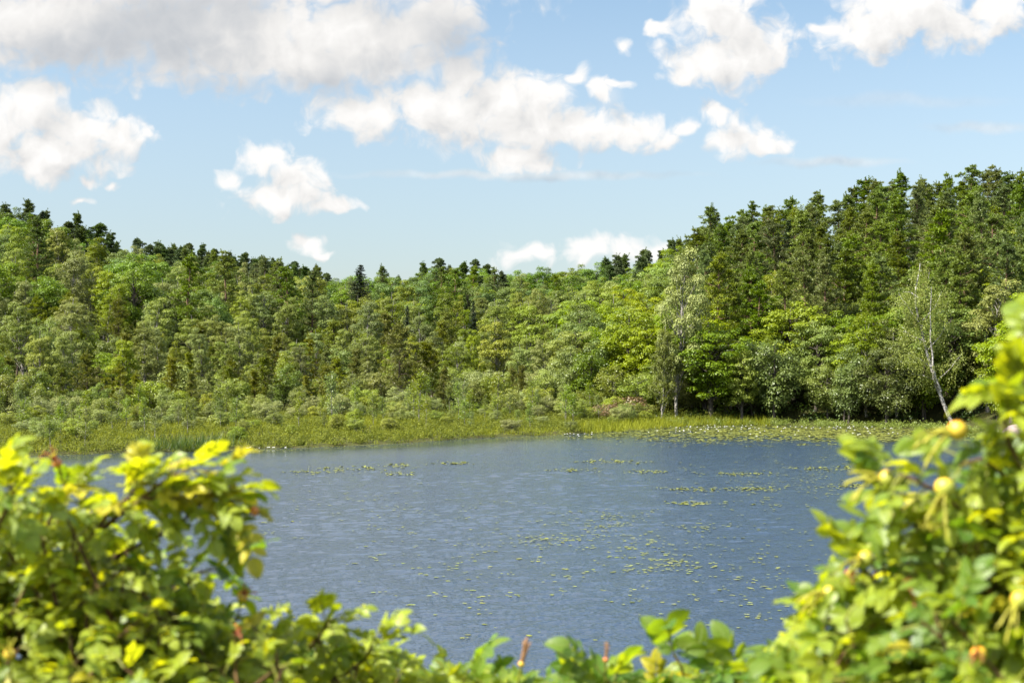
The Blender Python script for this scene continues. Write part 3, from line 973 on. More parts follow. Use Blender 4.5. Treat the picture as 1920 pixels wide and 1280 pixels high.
# skyline pines one can count, by photo x and top
SKY_PINES = [(8, 376, 258), (52, 369, 259), (78, 392, 258), (92, 388, 261), (143, 392, 262), (182, 413, 264), (212, 428, 266), (262, 441, 290), (298, 448, 300), (325, 452, 315), (352, 450, 320), (378, 452, 322),
             (405, 461, 325), (432, 466, 328), (458, 468, 330), (488, 474, 335), (512, 478, 338), (550, 484, 338),
             (795, 486, 322), (820, 478, 322), (842, 492, 322), (868, 486, 322), (888, 480, 322), (912, 490, 322), (1138, 478, 292), (1172, 472, 285), (1212, 460, 272), (1240, 462, 264), (1258, 442, 258),
             (1408, 378, 226), (1440, 385, 224), (1480, 370, 220), (1535, 358, 214), (1610, 333, 206), (1655, 335, 203), (1697, 317, 201), (1740, 345, 199), (1772, 338, 198), (1822, 309, 196), (1852, 316, 194), (1882, 312, 193), (1915, 322, 191)]
for px, py, Y in SKY_PINES:
    p = at(px, py + (6 if px < 1300 else 0), Y)
    g = float(terrain(p[:1], p[1:2])[0])
    plant('pine' if px > 1300 else 'ridge', p[0], Y, float(np.clip(p[2] - g, 6, 17)), R0, R0.uniform(1.0, 1.45), g if p[2] - g < 17 else p[2] - 17)

R1 = rng(777)
k = 0
while k < 70:                                            # small bushes and saplings breaking up the open marsh
    upx = R1.uniform(20, 1190)
    u = (upx - 960) / F_PX
    F = prof(u)[1]
    Y = F - R1.uniform(5, 46)
    x = u * Y
    d = lake_dist(np.array([x]), np.array([Y]))[0]
    if d < 1.2 or Y < 84 or R1.random() > np.interp(d, [1, 12], [.45, 1]) or np.min(np.hypot(pts[:, 0] - x, pts[:, 1] - Y)) < 1.6:
        continue
    kind = 'sapling' if R1.random() < .4 else 'willow'
    plant(kind, x, Y, R1.uniform(1.2, 3.0) if kind == 'sapling' else R1.uniform(.8, 1.7), R1, R1.uniform(1.0, 1.6))
    pts = np.vstack([pts, (x, Y, 1.2)])
    k += 1

NOUN = {'birch': ('grey-green birch', 'tree', 'birches of the wooded slopes'), 'broad': ('dark green broadleaf tree', 'tree', 'broadleaf trees of the wooded slopes'),
        'bright': ('bright green oak', 'tree', 'bright green oaks right of the middle'), 'pine': ('green pine', 'tree', 'pines of the wooded slopes'),
        'ridge': ('dark pine', 'tree', 'dark pines along the skyline'), 'bog': ('yellow-green pine', 'tree', 'small pines behind the marsh'),
        'spruce': ('dark spruce', 'tree', 'spruces of the wooded slopes'), 'willow': ('pale green willow bush', 'bush', 'willow bushes along the back of the marsh'),
        'alder': ('leafy green alder', 'tree', 'alders at the forest edge'), 'sapling': ('thin birch sapling', 'sapling', 'saplings on the marsh'), 'dry': ('brown dead bush', 'bush', 'dead bushes')}
STRIPS = [(130, 'at the left picture edge'), (290, 'under the steep left skyline'), (450, 'well left of big domed birch'), (560, 'just left of big domed birch'), (660, 'around the big domed birch'),
          (780, 'right of the conical spruce'), (900, 'left of the middle birches'), (1020, 'by the broad middle birches'), (1120, 'near the yellow-green skyline oak'), (1215, 'left of tall weeping birch'),
          (1310, 'beside the tall weeping birch'), (1420, 'below the clear skyline pine'), (1530, 'in the right hill middle'), (1640, 'left of the bluish pine'), (1735, 'left of the leaning birch'), (9999, 'right of the leaning birch')]
ORD = ['', 'first', 'second', 'third', 'fourth', 'fifth', 'sixth', 'seventh', 'eighth', 'ninth', 'tenth', 'eleventh', 'twelfth', 'thirteenth', 'fourteenth', 'fifteenth', 'sixteenth', 'seventeenth', 'eighteenth', 'nineteenth', 'twentieth', 'twenty-first', 'twenty-second', 'twenty-third', 'twenty-fourth', 'twenty-fifth', 'twenty-sixth', 'twenty-seventh', 'twenty-eighth']


def label_trees():
    cells = {}
    for t in TREES:
        if t[1] is None or len(t) > 5:
            continue
        kind, e, px, pt, pb = t
        strip = next(k for k, (x, _) in enumerate(STRIPS) if px < x)
        rel = (pt - sky_at(px)) / (790 - sky_at(px))
        band = int(np.searchsorted([.045, .12, .21, .32, .45, .64], rel))
        cells.setdefault((kind, strip, band), []).append(t)
    for (kind, strip, band), ts in cells.items():
        ts.sort(key=lambda t: t[2])
        noun, cat, grp = NOUN[kind]
        where = ['on the skyline', 'just under skyline', 'high on slope', 'above mid slope', 'below mid slope', 'low on slope', 'at hill foot'][band]
        for k, t in enumerate(ts):
            lab = f'only {noun} {where}, {STRIPS[strip][1]}' if len(ts) == 1 else f'{ORD[k + 1]} {noun} from left, {where}, {STRIPS[strip][1]}'
            tag(t[1], lab, cat, grp)


label_trees()


# ------------------------------------------------------------------ undergrowth, marsh plants, reeds
def scatter(n, seed, test, box):
    r = rng(seed)
    x, y = r.uniform(box[0], box[1], n), r.uniform(box[2], box[3], n)
    k = test(x, y, r)
    return x[k], y[k], r


def leaf_heaps(name, mat, x, y, r, size, per, leaf, flat=.7, bare=.0):
    """low leafy heaps"""
    z = terrain(x, y)
    C = MB()
    m = len(x)
    s = np.broadcast_to(size, (m,)) * r.uniform(.55, 1.35, m)
    g = r.uniform(.2, .75, m)
    q0 = np.repeat(np.stack([x, y, z], -1), per, 0)
    ss = np.repeat(s, per)[:, None]
    d = sphere_pts(r, m * per)
    d[:, 2] = np.abs(d[:, 2])
    lump = 1 + .3 * np.sin(d[:, :1] * 5 + np.repeat(r.uniform(0, 6, m), per)[:, None]) * np.cos(d[:, 1:2] * 4)
    q = q0 + d * ss * lump * np.array([1, 1, flat * 1.6]) * r.uniform(.3, 1.05, size=(m * per, 1)) ** .5
    nr = d * .6 + np.array([0, 0, .5]) + r.normal(size=(m * per, 3)) * .5
    dv = d + np.array([0, 0, .5]) + r.normal(size=(m * per, 3)) * .6
    L = leaf * r.uniform(.6, 1.3, m * per)
    C.cards(q, nr, dv, L, L * .65, 0, np.clip(np.repeat(g, per) + r.normal(size=m * per) * .2, 0, .9))
    o = C.build(name, [mat], smooth=False)
    return tag(o, kind='stuff')


def front(x, y):
    u = x / y
    _, F, R, _ = prof(u)
    return y - F, (y - F) / (R - F)


def t_forest(x, y, r):
    f, s = front(x, y)
    return (f > .3) & (s < 1.0) & (np.abs(x / y) < .42) & (lake_dist(x, y) > 1.2) & (r.random(len(x)) < np.interp(s, [0, .12, .5, 1], [1, .5, .3, .25]))


x, y, r = scatter(9000, 11, t_forest, (-140, 100, 118, 330))
tag(leaf_heaps('undergrowth', M['fern_leaf'], x, y, r, np.interp(front(x, y)[1], [0, .2, 1], [.9, 1.2, 1.3]), 70, .24), 'green undergrowth of ferns and young bushes filling the forest floor', 'undergrowth')


def t_marsh(x, y, r):
    f, s = front(x, y)
    d = lake_dist(x, y)
    return (f < 2.5) & (d > -.25) & (y > 78) & (x < 22) & (np.abs(x / y) < .42)


def patchy(x, y, seed):
    return bumps(x, y * .8, 3.2, seed)


def blades(name, mat, x, y, r, h, per, wid, spread=.22, z=None, lean=.25):
    C = MB()
    m = len(x)
    z = terrain(x, y) if z is None else z
    q = np.repeat(np.stack([x, y, z], -1), per, 0)
    q[:, :2] += r.normal(size=(m * per, 2)) * spread
    d = r.normal(size=(m * per, 3)) * lean + np.array([0, 0, 1.])
    g = np.repeat(r.uniform(.15, .8, m), per)
    C.cards(q, r.normal(size=(m * per, 3)), d, np.repeat(np.broadcast_to(h, (m,)), per) * r.uniform(.55, 1.25, m * per), wid, 0, np.clip(g + r.normal(size=m * per) * .18, 0, .9))
    return tag(C.build(name, [mat], smooth=False), kind='stuff')


x, y, r = scatter(7500, 21, lambda x, y, r: t_marsh(x, y, r) & (patchy(x, y, 31) < r.uniform(-.1, .5, len(x))), (-60, 24, 80, 160))
tag(blades('marsh_grass', M['sedge'], x, y, r, .5, 16, .035), 'yellow-green sedge covering the flat marsh along the far shore', 'grass')
x, y, r = scatter(11000, 22, lambda x, y, r: t_marsh(x, y, r) & (patchy(x, y, 31) > r.uniform(-.6, .2, len(x))), (-60, 24, 80, 160))
tag(leaf_heaps('marsh_shrubs', M['gale_leaf'], x, y, r, np.interp(front(x, y)[0], [-40, -22, -10, -2, 2], [.5, .5, .6, .9, 1.1]), 75, .12), 'low bushy olive green shrubs spread over the marsh', 'shrubs')
# a stand of dark bulrushes at the left water's edge and brighter reeds by the lily bed
x, y, r = scatter(420, 23, lambda x, y, r: (lake_dist(x, y) > -.8) & (lake_dist(x, y) < 1.6), (-24, -18.5, 89, 96))
tag(blades('bulrushes', M['fern_leaf'], x, y, r, 1.25, 7, .03, .12, np.zeros(len(x)) - .05, .07), 'stand of tall dark bulrushes at the left end of the marsh shore', 'reeds')
x, y, r = scatter(2600, 24, lambda x, y, r: (lake_dist(x, y) > -1.6) & (lake_dist(x, y) < 3.4) & (np.abs(x / y - .105) < .075), (6, 30, 118, 146))
tag(blades('reeds', M['sedge'], x, y, r, .85, 10, .035, .15, np.maximum(terrain(x, y), -.03), .1), 'bright green reeds at the end of the marsh behind the water lilies', 'reeds')
x, y, r = scatter(5000, 25, lambda x, y, r: (lake_dist(x, y) > -.7) & (lake_dist(x, y) < 2.2) & (x > 15), (14, 50, 88, 142))
tag(leaf_heaps('shore_plants', M['alder_leaf'], x, y, r, .5, 55, .13), 'leafy green plants along the right shore under the trees', 'plants')
x, y, r = scatter(5200, 26, lambda x, y, r: (y < 13.5) & (np.abs(x) < 14), (-14, 14, -3, 14))
tag(blades('bank_grass', M['sedge'], x, y, r, .32, 12, .008, .08), 'green grass on the near bank under the rose bushes', 'grass')

# ------------------------------------------------------------------ water lilies
def pad_mesh(seed):
    r = rng(seed)
    C = MB()
    n = 18
    notch = .32
    a = np.linspace(notch, 2 * math.pi - notch, n)
    rad = .5 * (1 + r.normal(size=n) * .03)
    tilt = r.normal(size=2) * .04
    v = [[0, 0, 0]] + [[math.cos(t) * q, math.sin(t) * q * .92, 0] for t, q in zip(a, rad)]
    v = np.array(v)
    v[1:, 2] = np.abs(r.normal(size=n) * .012) + .02 * (np.sin(a * r.integers(1, 3) + r.uniform(0, 6)) > .8)
    v[:, 2] += v[:, :2] @ tilt + .03
    f = [[0, k + 1, k + 2] for k in range(n - 1)]
    C.add(v, np.array(f), 0, r.uniform(.1, .85))
    return C.mesh('lily_pad', [M['pad']])


PADS = [pad_mesh(700 + k) for k in range(7)]


def blossom_mesh(seed):
    r = rng(seed)
    C = MB()
    for ring, (m, el, L) in enumerate([(9, .25, .085), (8, .75, .075), (6, 1.1, .055)]):
        a = (np.arange(m) + ring * .5) / m * 2 * math.pi + r.normal(size=m) * .06
        d = np.stack([np.cos(a) * math.cos(el), np.sin(a) * math.cos(el), np.full(m, math.sin(el))], -1)
        nr = np.stack([-np.cos(a) * math.sin(el), -np.sin(a) * math.sin(el), np.full(m, math.cos(el))], -1)
        C.cards(d * .012 + np.array([0, 0, .03]), nr, d, L, L * .42, 0)
    return C.mesh('lily_blossom', [M['petal']])


def pad_spots():
    """where pads float: scattered over the lake, in drifts, and in a dense bed under the right shore"""
    r = rng(51)
    P = []
    def drift(px, py, rx, ry, n, size, lift=0):
        for _ in range(n):
            X, Y = px + np.clip(r.normal(), -2.2, 2.2) * rx * .55, py + np.clip(r.normal(), -2.2, 2.2) * ry * .55
            if Y < 790:
                continue
            p = at(X, Y, 1.0)
            d = np.array([p[0], 1.0, p[2] - EYE])
            t = -EYE / d[2]
            k = 1 if lift else r.integers(1, 4)          # single pads and little rafts of two or three
            for _ in range(k):
                P.append((d[0] * t + r.normal() * .16 * (k > 1), t + r.normal() * .16 * (k > 1), size * (.52 if Y < 880 else .42) * r.uniform(.6, 1.35), lift))
    for px, py, rx, ry, n in [(1130, 985, 130, 28, 52), (1090, 1012, 170, 22, 52), (1200, 1040, 90, 30, 40), (1010, 1010, 60, 12, 22), (1160, 968, 60, 10, 20), (1250, 1060, 60, 14, 18)]:
        drift(px, py, rx, ry, n, .26)
    drift(1330, 1000, 330, 130, 150, .24)
    drift(900, 1060, 330, 120, 100, .24)
    drift(700, 960, 260, 90, 90, .24)
    drift(1400, 1090, 200, 90, 80, .22)
    drift(1480, 900, 170, 50, 220, .28)
    drift(1320, 990, 40, 6, 12, .26)
    for px, py, rx in [(1390, 890, 70), (1400, 917, 60), (1290, 918, 50), (1210, 885, 45), (1080, 882, 50), (1590, 912, 50), (1300, 944, 50), (750, 874, 40), (590, 886, 50), (745, 889, 30), (860, 868, 40), (650, 880, 60), (1150, 866, 60), (1560, 880, 60)]:
        drift(px, py, rx, 3.5, int(rx * 1.0), .40, 1)
    drift(1470, 810, 300, 14, 3200, .66)
    drift(1330, 826, 160, 10, 200, .4)
    drift(1640, 818, 110, 14, 600, .62)
    for px, py, rx, ry, n in [(480, 845, 80, 3, 60), (620, 838, 120, 3, 70), (940, 817, 70, 5, 170), (1030, 822, 90, 6, 90), (700, 833, 60, 3, 40), (130, 850, 100, 4, 90)]:
        drift(px, py, rx, ry, n, .30)
    return P


pads = [p for p in pad_spots()]
pads = [p for p, d in zip(pads, lake_dist(np.array([p[0] for p in pads]), np.array([p[1] for p in pads]))) if d < -.1]
pads.sort(key=lambda p: -p[2] ** 2 / p[1] ** 3)            # the largest in the photograph first
r = rng(52)
rest = MB()
pv = []
for k, me in enumerate(PADS):
    v = np.empty(len(me.vertices) * 3, np.float32)
    me.vertices.foreach_get('co', v)
    f = np.empty(len(me.loops), np.int32)
    me.loops.foreach_get('vertex_index', f)
    pv.append((v.reshape(-1, 3), f.reshape(-1, 3)))
for k, (px_, py_, sz, lift) in enumerate(pads):
    rz = r.uniform(0, 6.28)
    if k < 290:
        o = link('lily_pad', PADS[int(r.integers(7))])
        o.location = (px_, py_, .010 + r.uniform(0, .008))
        o.rotation_euler = (0, 0, rz)
        o.scale = (sz, sz, sz * .6)
        X, Y = to_pix((px_, py_, 0))
        side = 'the left' if X < 860 else 'the middle' if X < 1150 else 'the right'
        row = 'nearest' if Y > 1090 else 'thinly spread' if Y > 1030 else 'crowded'
        tag(o, f'flat pale green lily pad among {row} pads on {side} of the lake', 'lily pad', f'{row} lily pads on {side} of the lake')
    else:
        v, f = pv[int(r.integers(7))]
        c, s_ = math.cos(rz), math.sin(rz)
        t = r.normal(size=2) * (.08 + .12 * lift)
        q = np.stack([(v[:, 0] * c - v[:, 1] * s_), (v[:, 0] * s_ + v[:, 1] * c), v[:, 2] * .6], -1) * sz
        q[:, 2] += np.abs(q[:, :2] @ t) + r.uniform(.0, .03)
        rest.add(q + np.array([px_, py_, .012]), f, 0, r.uniform(.1, .85))
tag(rest.build('lily_pads', [M['pad']]), 'dense bed of yellow-green water lily pads under the right shore and thin drifts of pads', 'lily pads', kind='stuff')
BL = [blossom_mesh(730), blossom_mesh(731)]
for k in range(210):
    if k < 150:
        X, Y = r.uniform(1215, 1690), 797 + abs(r.normal()) * 9
    elif k < 185:
        X, Y = r.uniform(860, 1110), 815 + r.normal() * 2
    else:
        X, Y = r.uniform(380, 540), 842 + r.normal() * 1.5
    d = at(X, Y, 1.0)
    t = -EYE / (d[2] - EYE)
    if lake_dist(np.array([d[0] * t]), np.array([t]))[0] > -.15:
        continue
    o = link('lily_blossom', BL[k % 2])
    o.location = (d[0] * t, t, .06)
    s_ = r.uniform(.8, 1.35)
    o.scale = (s_, s_, s_)
    tag(o, 'open white water lily blossom in the lily bed under the right shore' if k < 150 else 'open white water lily blossom close to the marsh shore in the middle' if k < 185 else 'open white water lily blossom beside the bulrushes at the left', 'blossom', 'white water lily blossoms')

# ------------------------------------------------------------------ the leaning birch and the boulder
def leaning_birch():
    r = rng(81)
    Y = 131.0
    base = at(1786, 790, Y)
    base[2] = float(terrain(base[:1], base[1:2])[0])
    e = empty('birch_tree', base, 'leaning white-barked birch with sparse pale leaves at the right shore', 'tree')
    T, C = MB(), MB()
    def path(P, dy=0.0):
        q = np.array([at(x, y, Y) for x, y in P]) - base
        q[:, 1] += np.linspace(0, dy, len(q))
        t = np.linspace(0, 1, len(q))
        tt = np.linspace(0, 1, len(q) * 3)
        return np.stack([np.interp(tt, t, q[:, k]) for k in range(3)], -1) + r.normal(size=(len(tt), 3)) * .03
    main = path([(1788, 800), (1772, 762), (1756, 715), (1742, 660), (1730, 610), (1722, 565), (1728, 520), (1734, 492)], 1.5)
    T.tube(main, np.linspace(.21, .03, len(main)), 8)
    second = path([(1764, 735), (1748, 690), (1742, 640), (1738, 590), (1740, 540)], -1.2)
    T.tube(second, np.linspace(.12, .025, len(second)), 7)
    limbs = [([(1752, 712), (1730, 703), (1706, 699)], .8), ([(1746, 690), (1720, 672), (1696, 660)], -1), ([(1730, 612), (1712, 585), (1690, 548)], 1), ([(1740, 655), (1765, 630), (1785, 600)], 1),
             ([(1726, 560), (1708, 548), (1694, 545)], .3), ([(1756, 715), (1780, 690), (1800, 660)], -.8), ([(1738, 640), (1715, 630), (1695, 610)], 1.2), ([(1730, 600), (1755, 575), (1770, 545)], .6)]
    twigs = [main[9:], second[5:]]
    for P, dy in limbs:
        q = path(P, dy)
        T.tube(q, np.linspace(.06, .015, len(q)), 5)
        twigs.append(q)
    for q in twigs:
        for k in range(int(24 if len(q) > 10 else 15)):
            c = on_path(q, np.array(r.uniform(.25, 1))) + r.normal(size=3) * np.array([.5, .5, .35])
            for j in range(6):
                o = c + r.normal(size=3) * .3
                m = int(r.uniform(8, 20))
                t = np.linspace(0, 1, m)[:, None]
                w = o + t * np.array([r.normal() * .25, r.normal() * .25, -r.uniform(.5, 1.3)]) + r.normal(size=(m, 3)) * .06
                C.cards(w, r.normal(size=(m, 3)) + np.array([-.4, -.4, .5]), np.array([0, 0, -1.]) + r.normal(size=(m, 3)) * .5, .13 * r.uniform(.7, 1.3, m), .09, 0, np.clip(r.uniform(.3, .8) + r.normal(size=m) * .15, 0, .9))
    T.build('trunk', M['white_bark'], e)
    C.build('crown', M['lean_leaf'], e, smooth=False)


M['lean_leaf'] = leaf_mat('lean_leaf', (.085, .115, .018), (.25, .28, .055), (.24, .28, .025), tr=.36, objvar=0)
M['white_bark'] = bark_mat('white_bark', (.44, .42, .39), (.10, .085, .075), (1.5, 1.5, 5), bump=.2)
leaning_birch()


def boulder():
    r = rng(82)
    import bmesh
    p = at(1910, 826, 106)
    bm = bmesh.new()
    bmesh.ops.create_icosphere(bm, subdivisions=5, radius=1)
    dirs, amp = sphere_pts(r, 12), r.uniform(-.12, .12, 12)
    for v in bm.verts:
        d = np.array(v.co)
        k = 1 + float((np.maximum(dirs @ d, 0) ** 2 * amp).sum()) + .02 * math.sin(d[0] * 19 + d[2] * 13) * math.cos(d[1] * 17)
        v.co = Vector((d[0] * k * 1.05, d[1] * k * .9, max(-.3, d[2] * k * .85)))
    me = bpy.data.meshes.new('boulder')
    bm.to_mesh(me)
    bm.free()
    me.polygons.foreach_set('use_smooth', np.ones(len(me.polygons), bool))
    m, T = new_mat('granite')
    co = T.n('ShaderNodeTexCoord').outputs['Object']
    n = T.n('ShaderNodeTexNoise', {'Vector': co, 'Scale': 2.5, 'Detail': 8.0, 'Roughness': .7}).outputs[0]
    c = T.mix(T.ramp(n, .35, .65), (.12, .09, .08), (.22, .17, .15))
    bp = T.n('ShaderNodeBump', {'Strength': .6, 'Distance': .08, 'Height': n})
    pr = T.n('ShaderNodeBsdfPrincipled', {'Base Color': c, 'Roughness': .85, 'Normal': bp.outputs[0]})
    T.n('ShaderNodeOutputMaterial', {0: pr.outputs[0]})
    me.materials.append(m)
    o = link('boulder', me)
    o.location = (p[0], 106, max(.1, float(terrain(p[:1], np.array([106.]))[0])) + .25)
    tag(o, 'pinkish grey granite boulder at the water edge by the right border of the view', 'boulder')


boulder()

# ------------------------------------------------------------------ rose bushes close by
def leaflet_template(seed):
    """unit leaflet: length 1 along x, folded along its midrib, quilted between the side veins"""
    r = rng(seed)
    nt, ns = 15, 7
    t = np.linspace(0, 1, nt)
    sgrid = np.linspace(-1, 1, ns)
    w = .34 * np.sin(math.pi * np.clip(t, 0, 1) ** .82) ** .72
    w[0] = w[-1] = .012
    S, Tt = np.meshgrid(sgrid, t)
    Wd = w[:, None] * (1 + .10 * (-1.) ** np.arange(nt)[:, None] * (np.abs(S) > .9))
    y = S * Wd
    fold, curl, tw = r.uniform(-.1, .6), r.uniform(.2, .95), r.normal() * .25
    z = fold * np.abs(y) - .35 * fold * np.abs(y) ** 2 * 3
    z = z - curl * Tt ** 2 * .5 + tw * y * Tt
    z = z + .034 * np.sin((Tt * 6.5 - np.abs(S) * 1.1) * 2 * math.pi) * (np.abs(S) < .95) * np.minimum(1, np.abs(S) * 2.5)
    z = z + .03 * np.sin(Tt * 5 + r.uniform(0, 6)) * S
    v = np.stack([Tt, y, z], -1).reshape(-1, 3)
    i = np.arange(nt - 1)[:, None] * ns + np.arange(ns - 1)[None]
    f = np.stack([i, i + ns, i + ns + 1, i + 1], -1).reshape(-1, 4)
    return v, f, np.stack([Tt, S, S * 0], -1).reshape(-1, 3)


LEAFLETS = [leaflet_template(900 + k) for k in range(10)]


class Rose:
    """gathers the canes, leaves and hips of one bush, in world coordinates round its foot"""
    def __init__(s, seed, base):
        s.r = rng(seed)
        s.base = np.array(base)
        s.stem, s.leaf = MB(), MB()
        s.items = []

    def leaflet(s, o, d, n, L, W, tone):
        s.items.append((o, d, n, L, W, tone))

    def compound(s, b, d, n, L, l, tone, pairs=3):
        """pinnate leaf: rachis from b along d, facing n"""
        r = s.r
        d, n = unit(d), unit(n)
        n = unit(n - (n @ d) * d)
        side = np.cross(n, d)
        droop = r.uniform(.25, .9)
        def P(t):
            return b + d * L * t - (n * .6 + np.array([0, 0, .4])) * droop * L * t * t * .6
        pts_ = np.array([P(t) for t in np.linspace(0, 1, 6)])
        s.stem.tube(pts_ - s.base, np.linspace(.0012, .0006, 6), 5, 1)
        tang = unit(pts_[-1] - pts_[-2])
        nn = unit(n - (n @ tang) * tang)
        s.leaflet(P(1.0), tang + r.normal(size=3) * .12, nn + r.normal(size=3) * .15, l * r.uniform(.95, 1.2), r.uniform(.95, 1.15), tone)
        for k in range(pairs):
            t = .97 - (k + .35) * .62 / pairs
            for sg in (-1, 1):
                dv = side * sg * r.uniform(.85, 1.05) + d * r.uniform(.35, .75) + n * r.uniform(-.25, .2)
                s.leaflet(P(t), dv, n + side * sg * r.uniform(-.25, .35) + r.normal(size=3) * .18, l * (1 - .13 * k) * r.uniform(.85, 1.1), r.uniform(.9, 1.12), tone)

    def shoot(s, tip, axis, n_leaf=6, l=.036, tone=.5, spread=1.0, length=.12, cane=True, yellow=0.0):
        r = s.r
        axis = unit(np.asarray(axis, float))
        tip = np.asarray(tip, float)
        a0 = tip - axis * length
        if cane:
            foot = s.base + np.array([r.normal() * .16, r.normal() * .10, -.02])
            foot[0] += (tip[0] - s.base[0]) * .35
            foot[1] += (tip[1] - s.base[1]) * .35
            foot[2] = float(terrain(foot[:1], foot[1:2])[0]) - .02
            t = np.linspace(0, 1, 12)[:, None]
            c1 = foot + np.array([0, 0, 1.]) * (a0[2] - foot[2]) * .6
            c2 = a0 - axis * .22
            q = (1 - t) ** 3 * foot + 3 * (1 - t) ** 2 * t * c1 + 3 * (1 - t) * t * t * c2 + t ** 3 * a0
            s.stem.tube(np.vstack([q, tip[None]]) - s.base, np.concatenate([np.linspace(.0055, .0026, 12), [.0014]]), 6)
        else:
            s.stem.tube(np.array([a0, (a0 + tip) / 2 + r.normal(size=3) * .004, tip]) - s.base, [.0022, .0018, .0012], 6)
        ref = np.array([0, 0, 1.]) if abs(axis[2]) < .8 else np.array([1., 0, 0])
        u = unit(np.cross(axis, ref))
        v = np.cross(axis, u)
        ph = r.uniform(0, 6.28)
        for k in range(n_leaf):
            f = k / max(1, n_leaf - 1)
            b = a0 + (tip - a0) * f
            a = ph + k * 2.4 + r.normal() * .25
            rad = u * math.cos(a) + v * math.sin(a)
            d = rad * (1.1 - .5 * f) * spread + axis * (.15 + .6 * f)
            n = axis * .8 - rad * .35 + np.array([0, 0, .75]) + np.array(TO_SUN) * .35 + r.normal(size=3) * .25
            sz = l * r.uniform(.75, 1.1) * (1.05 - .4 * f * f)
            tn = float(np.clip(tone + r.normal() * .18, 0, .9))
            if r.random() < yellow:
                tn = 1.0
            s.compound(b, d, n, sz * r.uniform(2.2, 2.8), sz, tn, 3 if r.random() < .75 else 2)

    def hip(s, c, toward, rad, mat, sep_mat='sepal', sep_len=.035, n_sep=5, stalk=None, drop=.3, opening=1.0):
        rad = rad * .80
        """a round hip; toward is where its sepals point"""
        r = s.r
        c = np.asarray(c, float)
        e = MB()
        ax = unit(np.asarray(toward, float))
        ref = np.array([0, 0, 1.]) if abs(ax[2]) < .8 else np.array([1., 0, 0])
        u = unit(np.cross(ax, ref))
        v = np.cross(ax, u)
        ph = np.linspace(0, math.pi, 15)
        th = np.arange(20) / 20 * 2 * math.pi
        rr = rad * np.sin(ph) * (1 + .06 * np.cos(ph))
        zz = -rad * np.cos(ph) * .93
        rr[-1] = rad * .2
        zz[-1] = rad * .9
        rr[0] = rad * .1
        vv = (zz[:, None, None] * ax + rr[:, None, None] * (np.cos(th)[None, :, None] * u + np.sin(th)[None, :, None] * v)).reshape(-1, 3)
        i = np.arange(14)[:, None] * 20
        j = np.arange(20)[None]
        k = (j + 1) % 20
        e.add(vv, np.stack([i + j, i + k, i + 20 + k, i + 20 + j], -1).reshape(-1, 4))
        if stalk is not None:
            st = np.asarray(stalk, float)
            mid = (c + st) / 2 - np.array([0, 0, .004])
            s.stem.tube(np.array([st, mid, c - ax * rad * .9]) - s.base, [.0017, .0015, .0018], 6, 1)
        sp = MB()
        for q in range(n_sep):
            a = q * 2 * math.pi / n_sep + r.normal() * .25
            rd = u * math.cos(a) + v * math.sin(a)
            L = sep_len * r.uniform(.75, 1.15)
            t = np.linspace(0, 1, 9)
            op = r.uniform(.15, .55) * opening
            cen = ax * rad * .85 + rd * rad * .22 + (ax * (t * (1 - .25 * t))[:, None] + rd * (op * t)[:, None]) * L
            cen[:, 2] -= drop * L * t ** 2 * r.uniform(.5, 1.3)
            wd = np.array([.0022, .0026, .0024, .0019, .0014, .0012, .0016, .0020, .0004]) * (L / .035)
            tg = unit(np.gradient(cen, axis=0))
            sd = unit(np.cross(tg, rd))
            nn = np.cross(sd, tg)
            ring = np.stack([cen + sd * wd[:, None], cen + nn * wd[:, None] * .45, cen - sd * wd[:, None], cen - nn * wd[:, None] * .45], 1)
            ii = np.arange(8)[:, None] * 4
            jj = np.arange(4)[None]
            kk = (jj + 1) % 4
            sp.add(ring.reshape(-1, 3), np.stack([ii + jj, ii + kk, ii + 4 + kk, ii + 4 + jj], -1).reshape(-1, 4))
        s.hips = getattr(s, 'hips', [])
        s.hips.append((c, e, mat, sp, sep_mat))

    def finish(s, label):
        root = empty('rose_bush', s.base, label, 'rose bush', 'rose bushes on the near bank')
        r = s.r
        its = s.items
        o = np.array([i[0] for i in its]) - s.base
        d = unit(np.array([i[1] for i in its]))
        n = np.array([i[2] for i in its])
        n = unit(n - (n * d).sum(-1, keepdims=True) * d)
        y = np.cross(n, d)
        L = np.array([i[3] for i in its])
        W = np.array([i[4] for i in its]) * 1.0
        tone = np.array([i[5] for i in its])
        var = r.integers(0, len(LEAFLETS), len(its))
        lf = []
        for k, (v, f, ts) in enumerate(LEAFLETS):
            m = np.where(var == k)[0]
            if not len(m):
                continue
            q = (o[m, None] + L[m, None, None] * (v[None, :, :1] * d[m, None] + v[None, :, 1:2] * W[m, None, None] * y[m, None] + v[None, :, 2:3] * n[m, None])).reshape(-1, 3)
            ff = (f[None] + (np.arange(len(m)) * len(v))[:, None, None]).reshape(-1, 4)
            tn = np.where(tone[m] > .95, 1.0, np.clip(tone[m] + r.normal(size=len(m)) * .12, 0, .9))
            s.leaf.add(q, ff, 0, np.repeat(tn, len(f)))
            lf.append(np.tile(ts, (len(m), 1)))
        s.stem.build('stems', [M['rose_cane'], M['sepal_green']], root)
        lo = s.leaf.build('leaves', M['rose_leaf'], root)
        lo.data.attributes.new('along', 'FLOAT_VECTOR', 'POINT').data.foreach_set('vector', np.concatenate(lf).astype(np.float32).ravel())
        for c, e, mat, sp, sm in getattr(s, 'hips', []):
            h = e.build('rose_hip', M[mat], root)
            h.location = [float(k) for k in (c - s.base)]
            sp.build('sepals', M[sm], h)
        return root


M['sepal_green'] = simple('leaf_stalk', (.16, .17, .02), .5, .3)


def ground_at(x, y):
    return np.array([x, y, float(terrain(np.array([x]), np.array([y]))[0])])


def under(poly, px):
    P = np.array(poly, float)
    return np.interp(px, P[:, 0], P[:, 1])


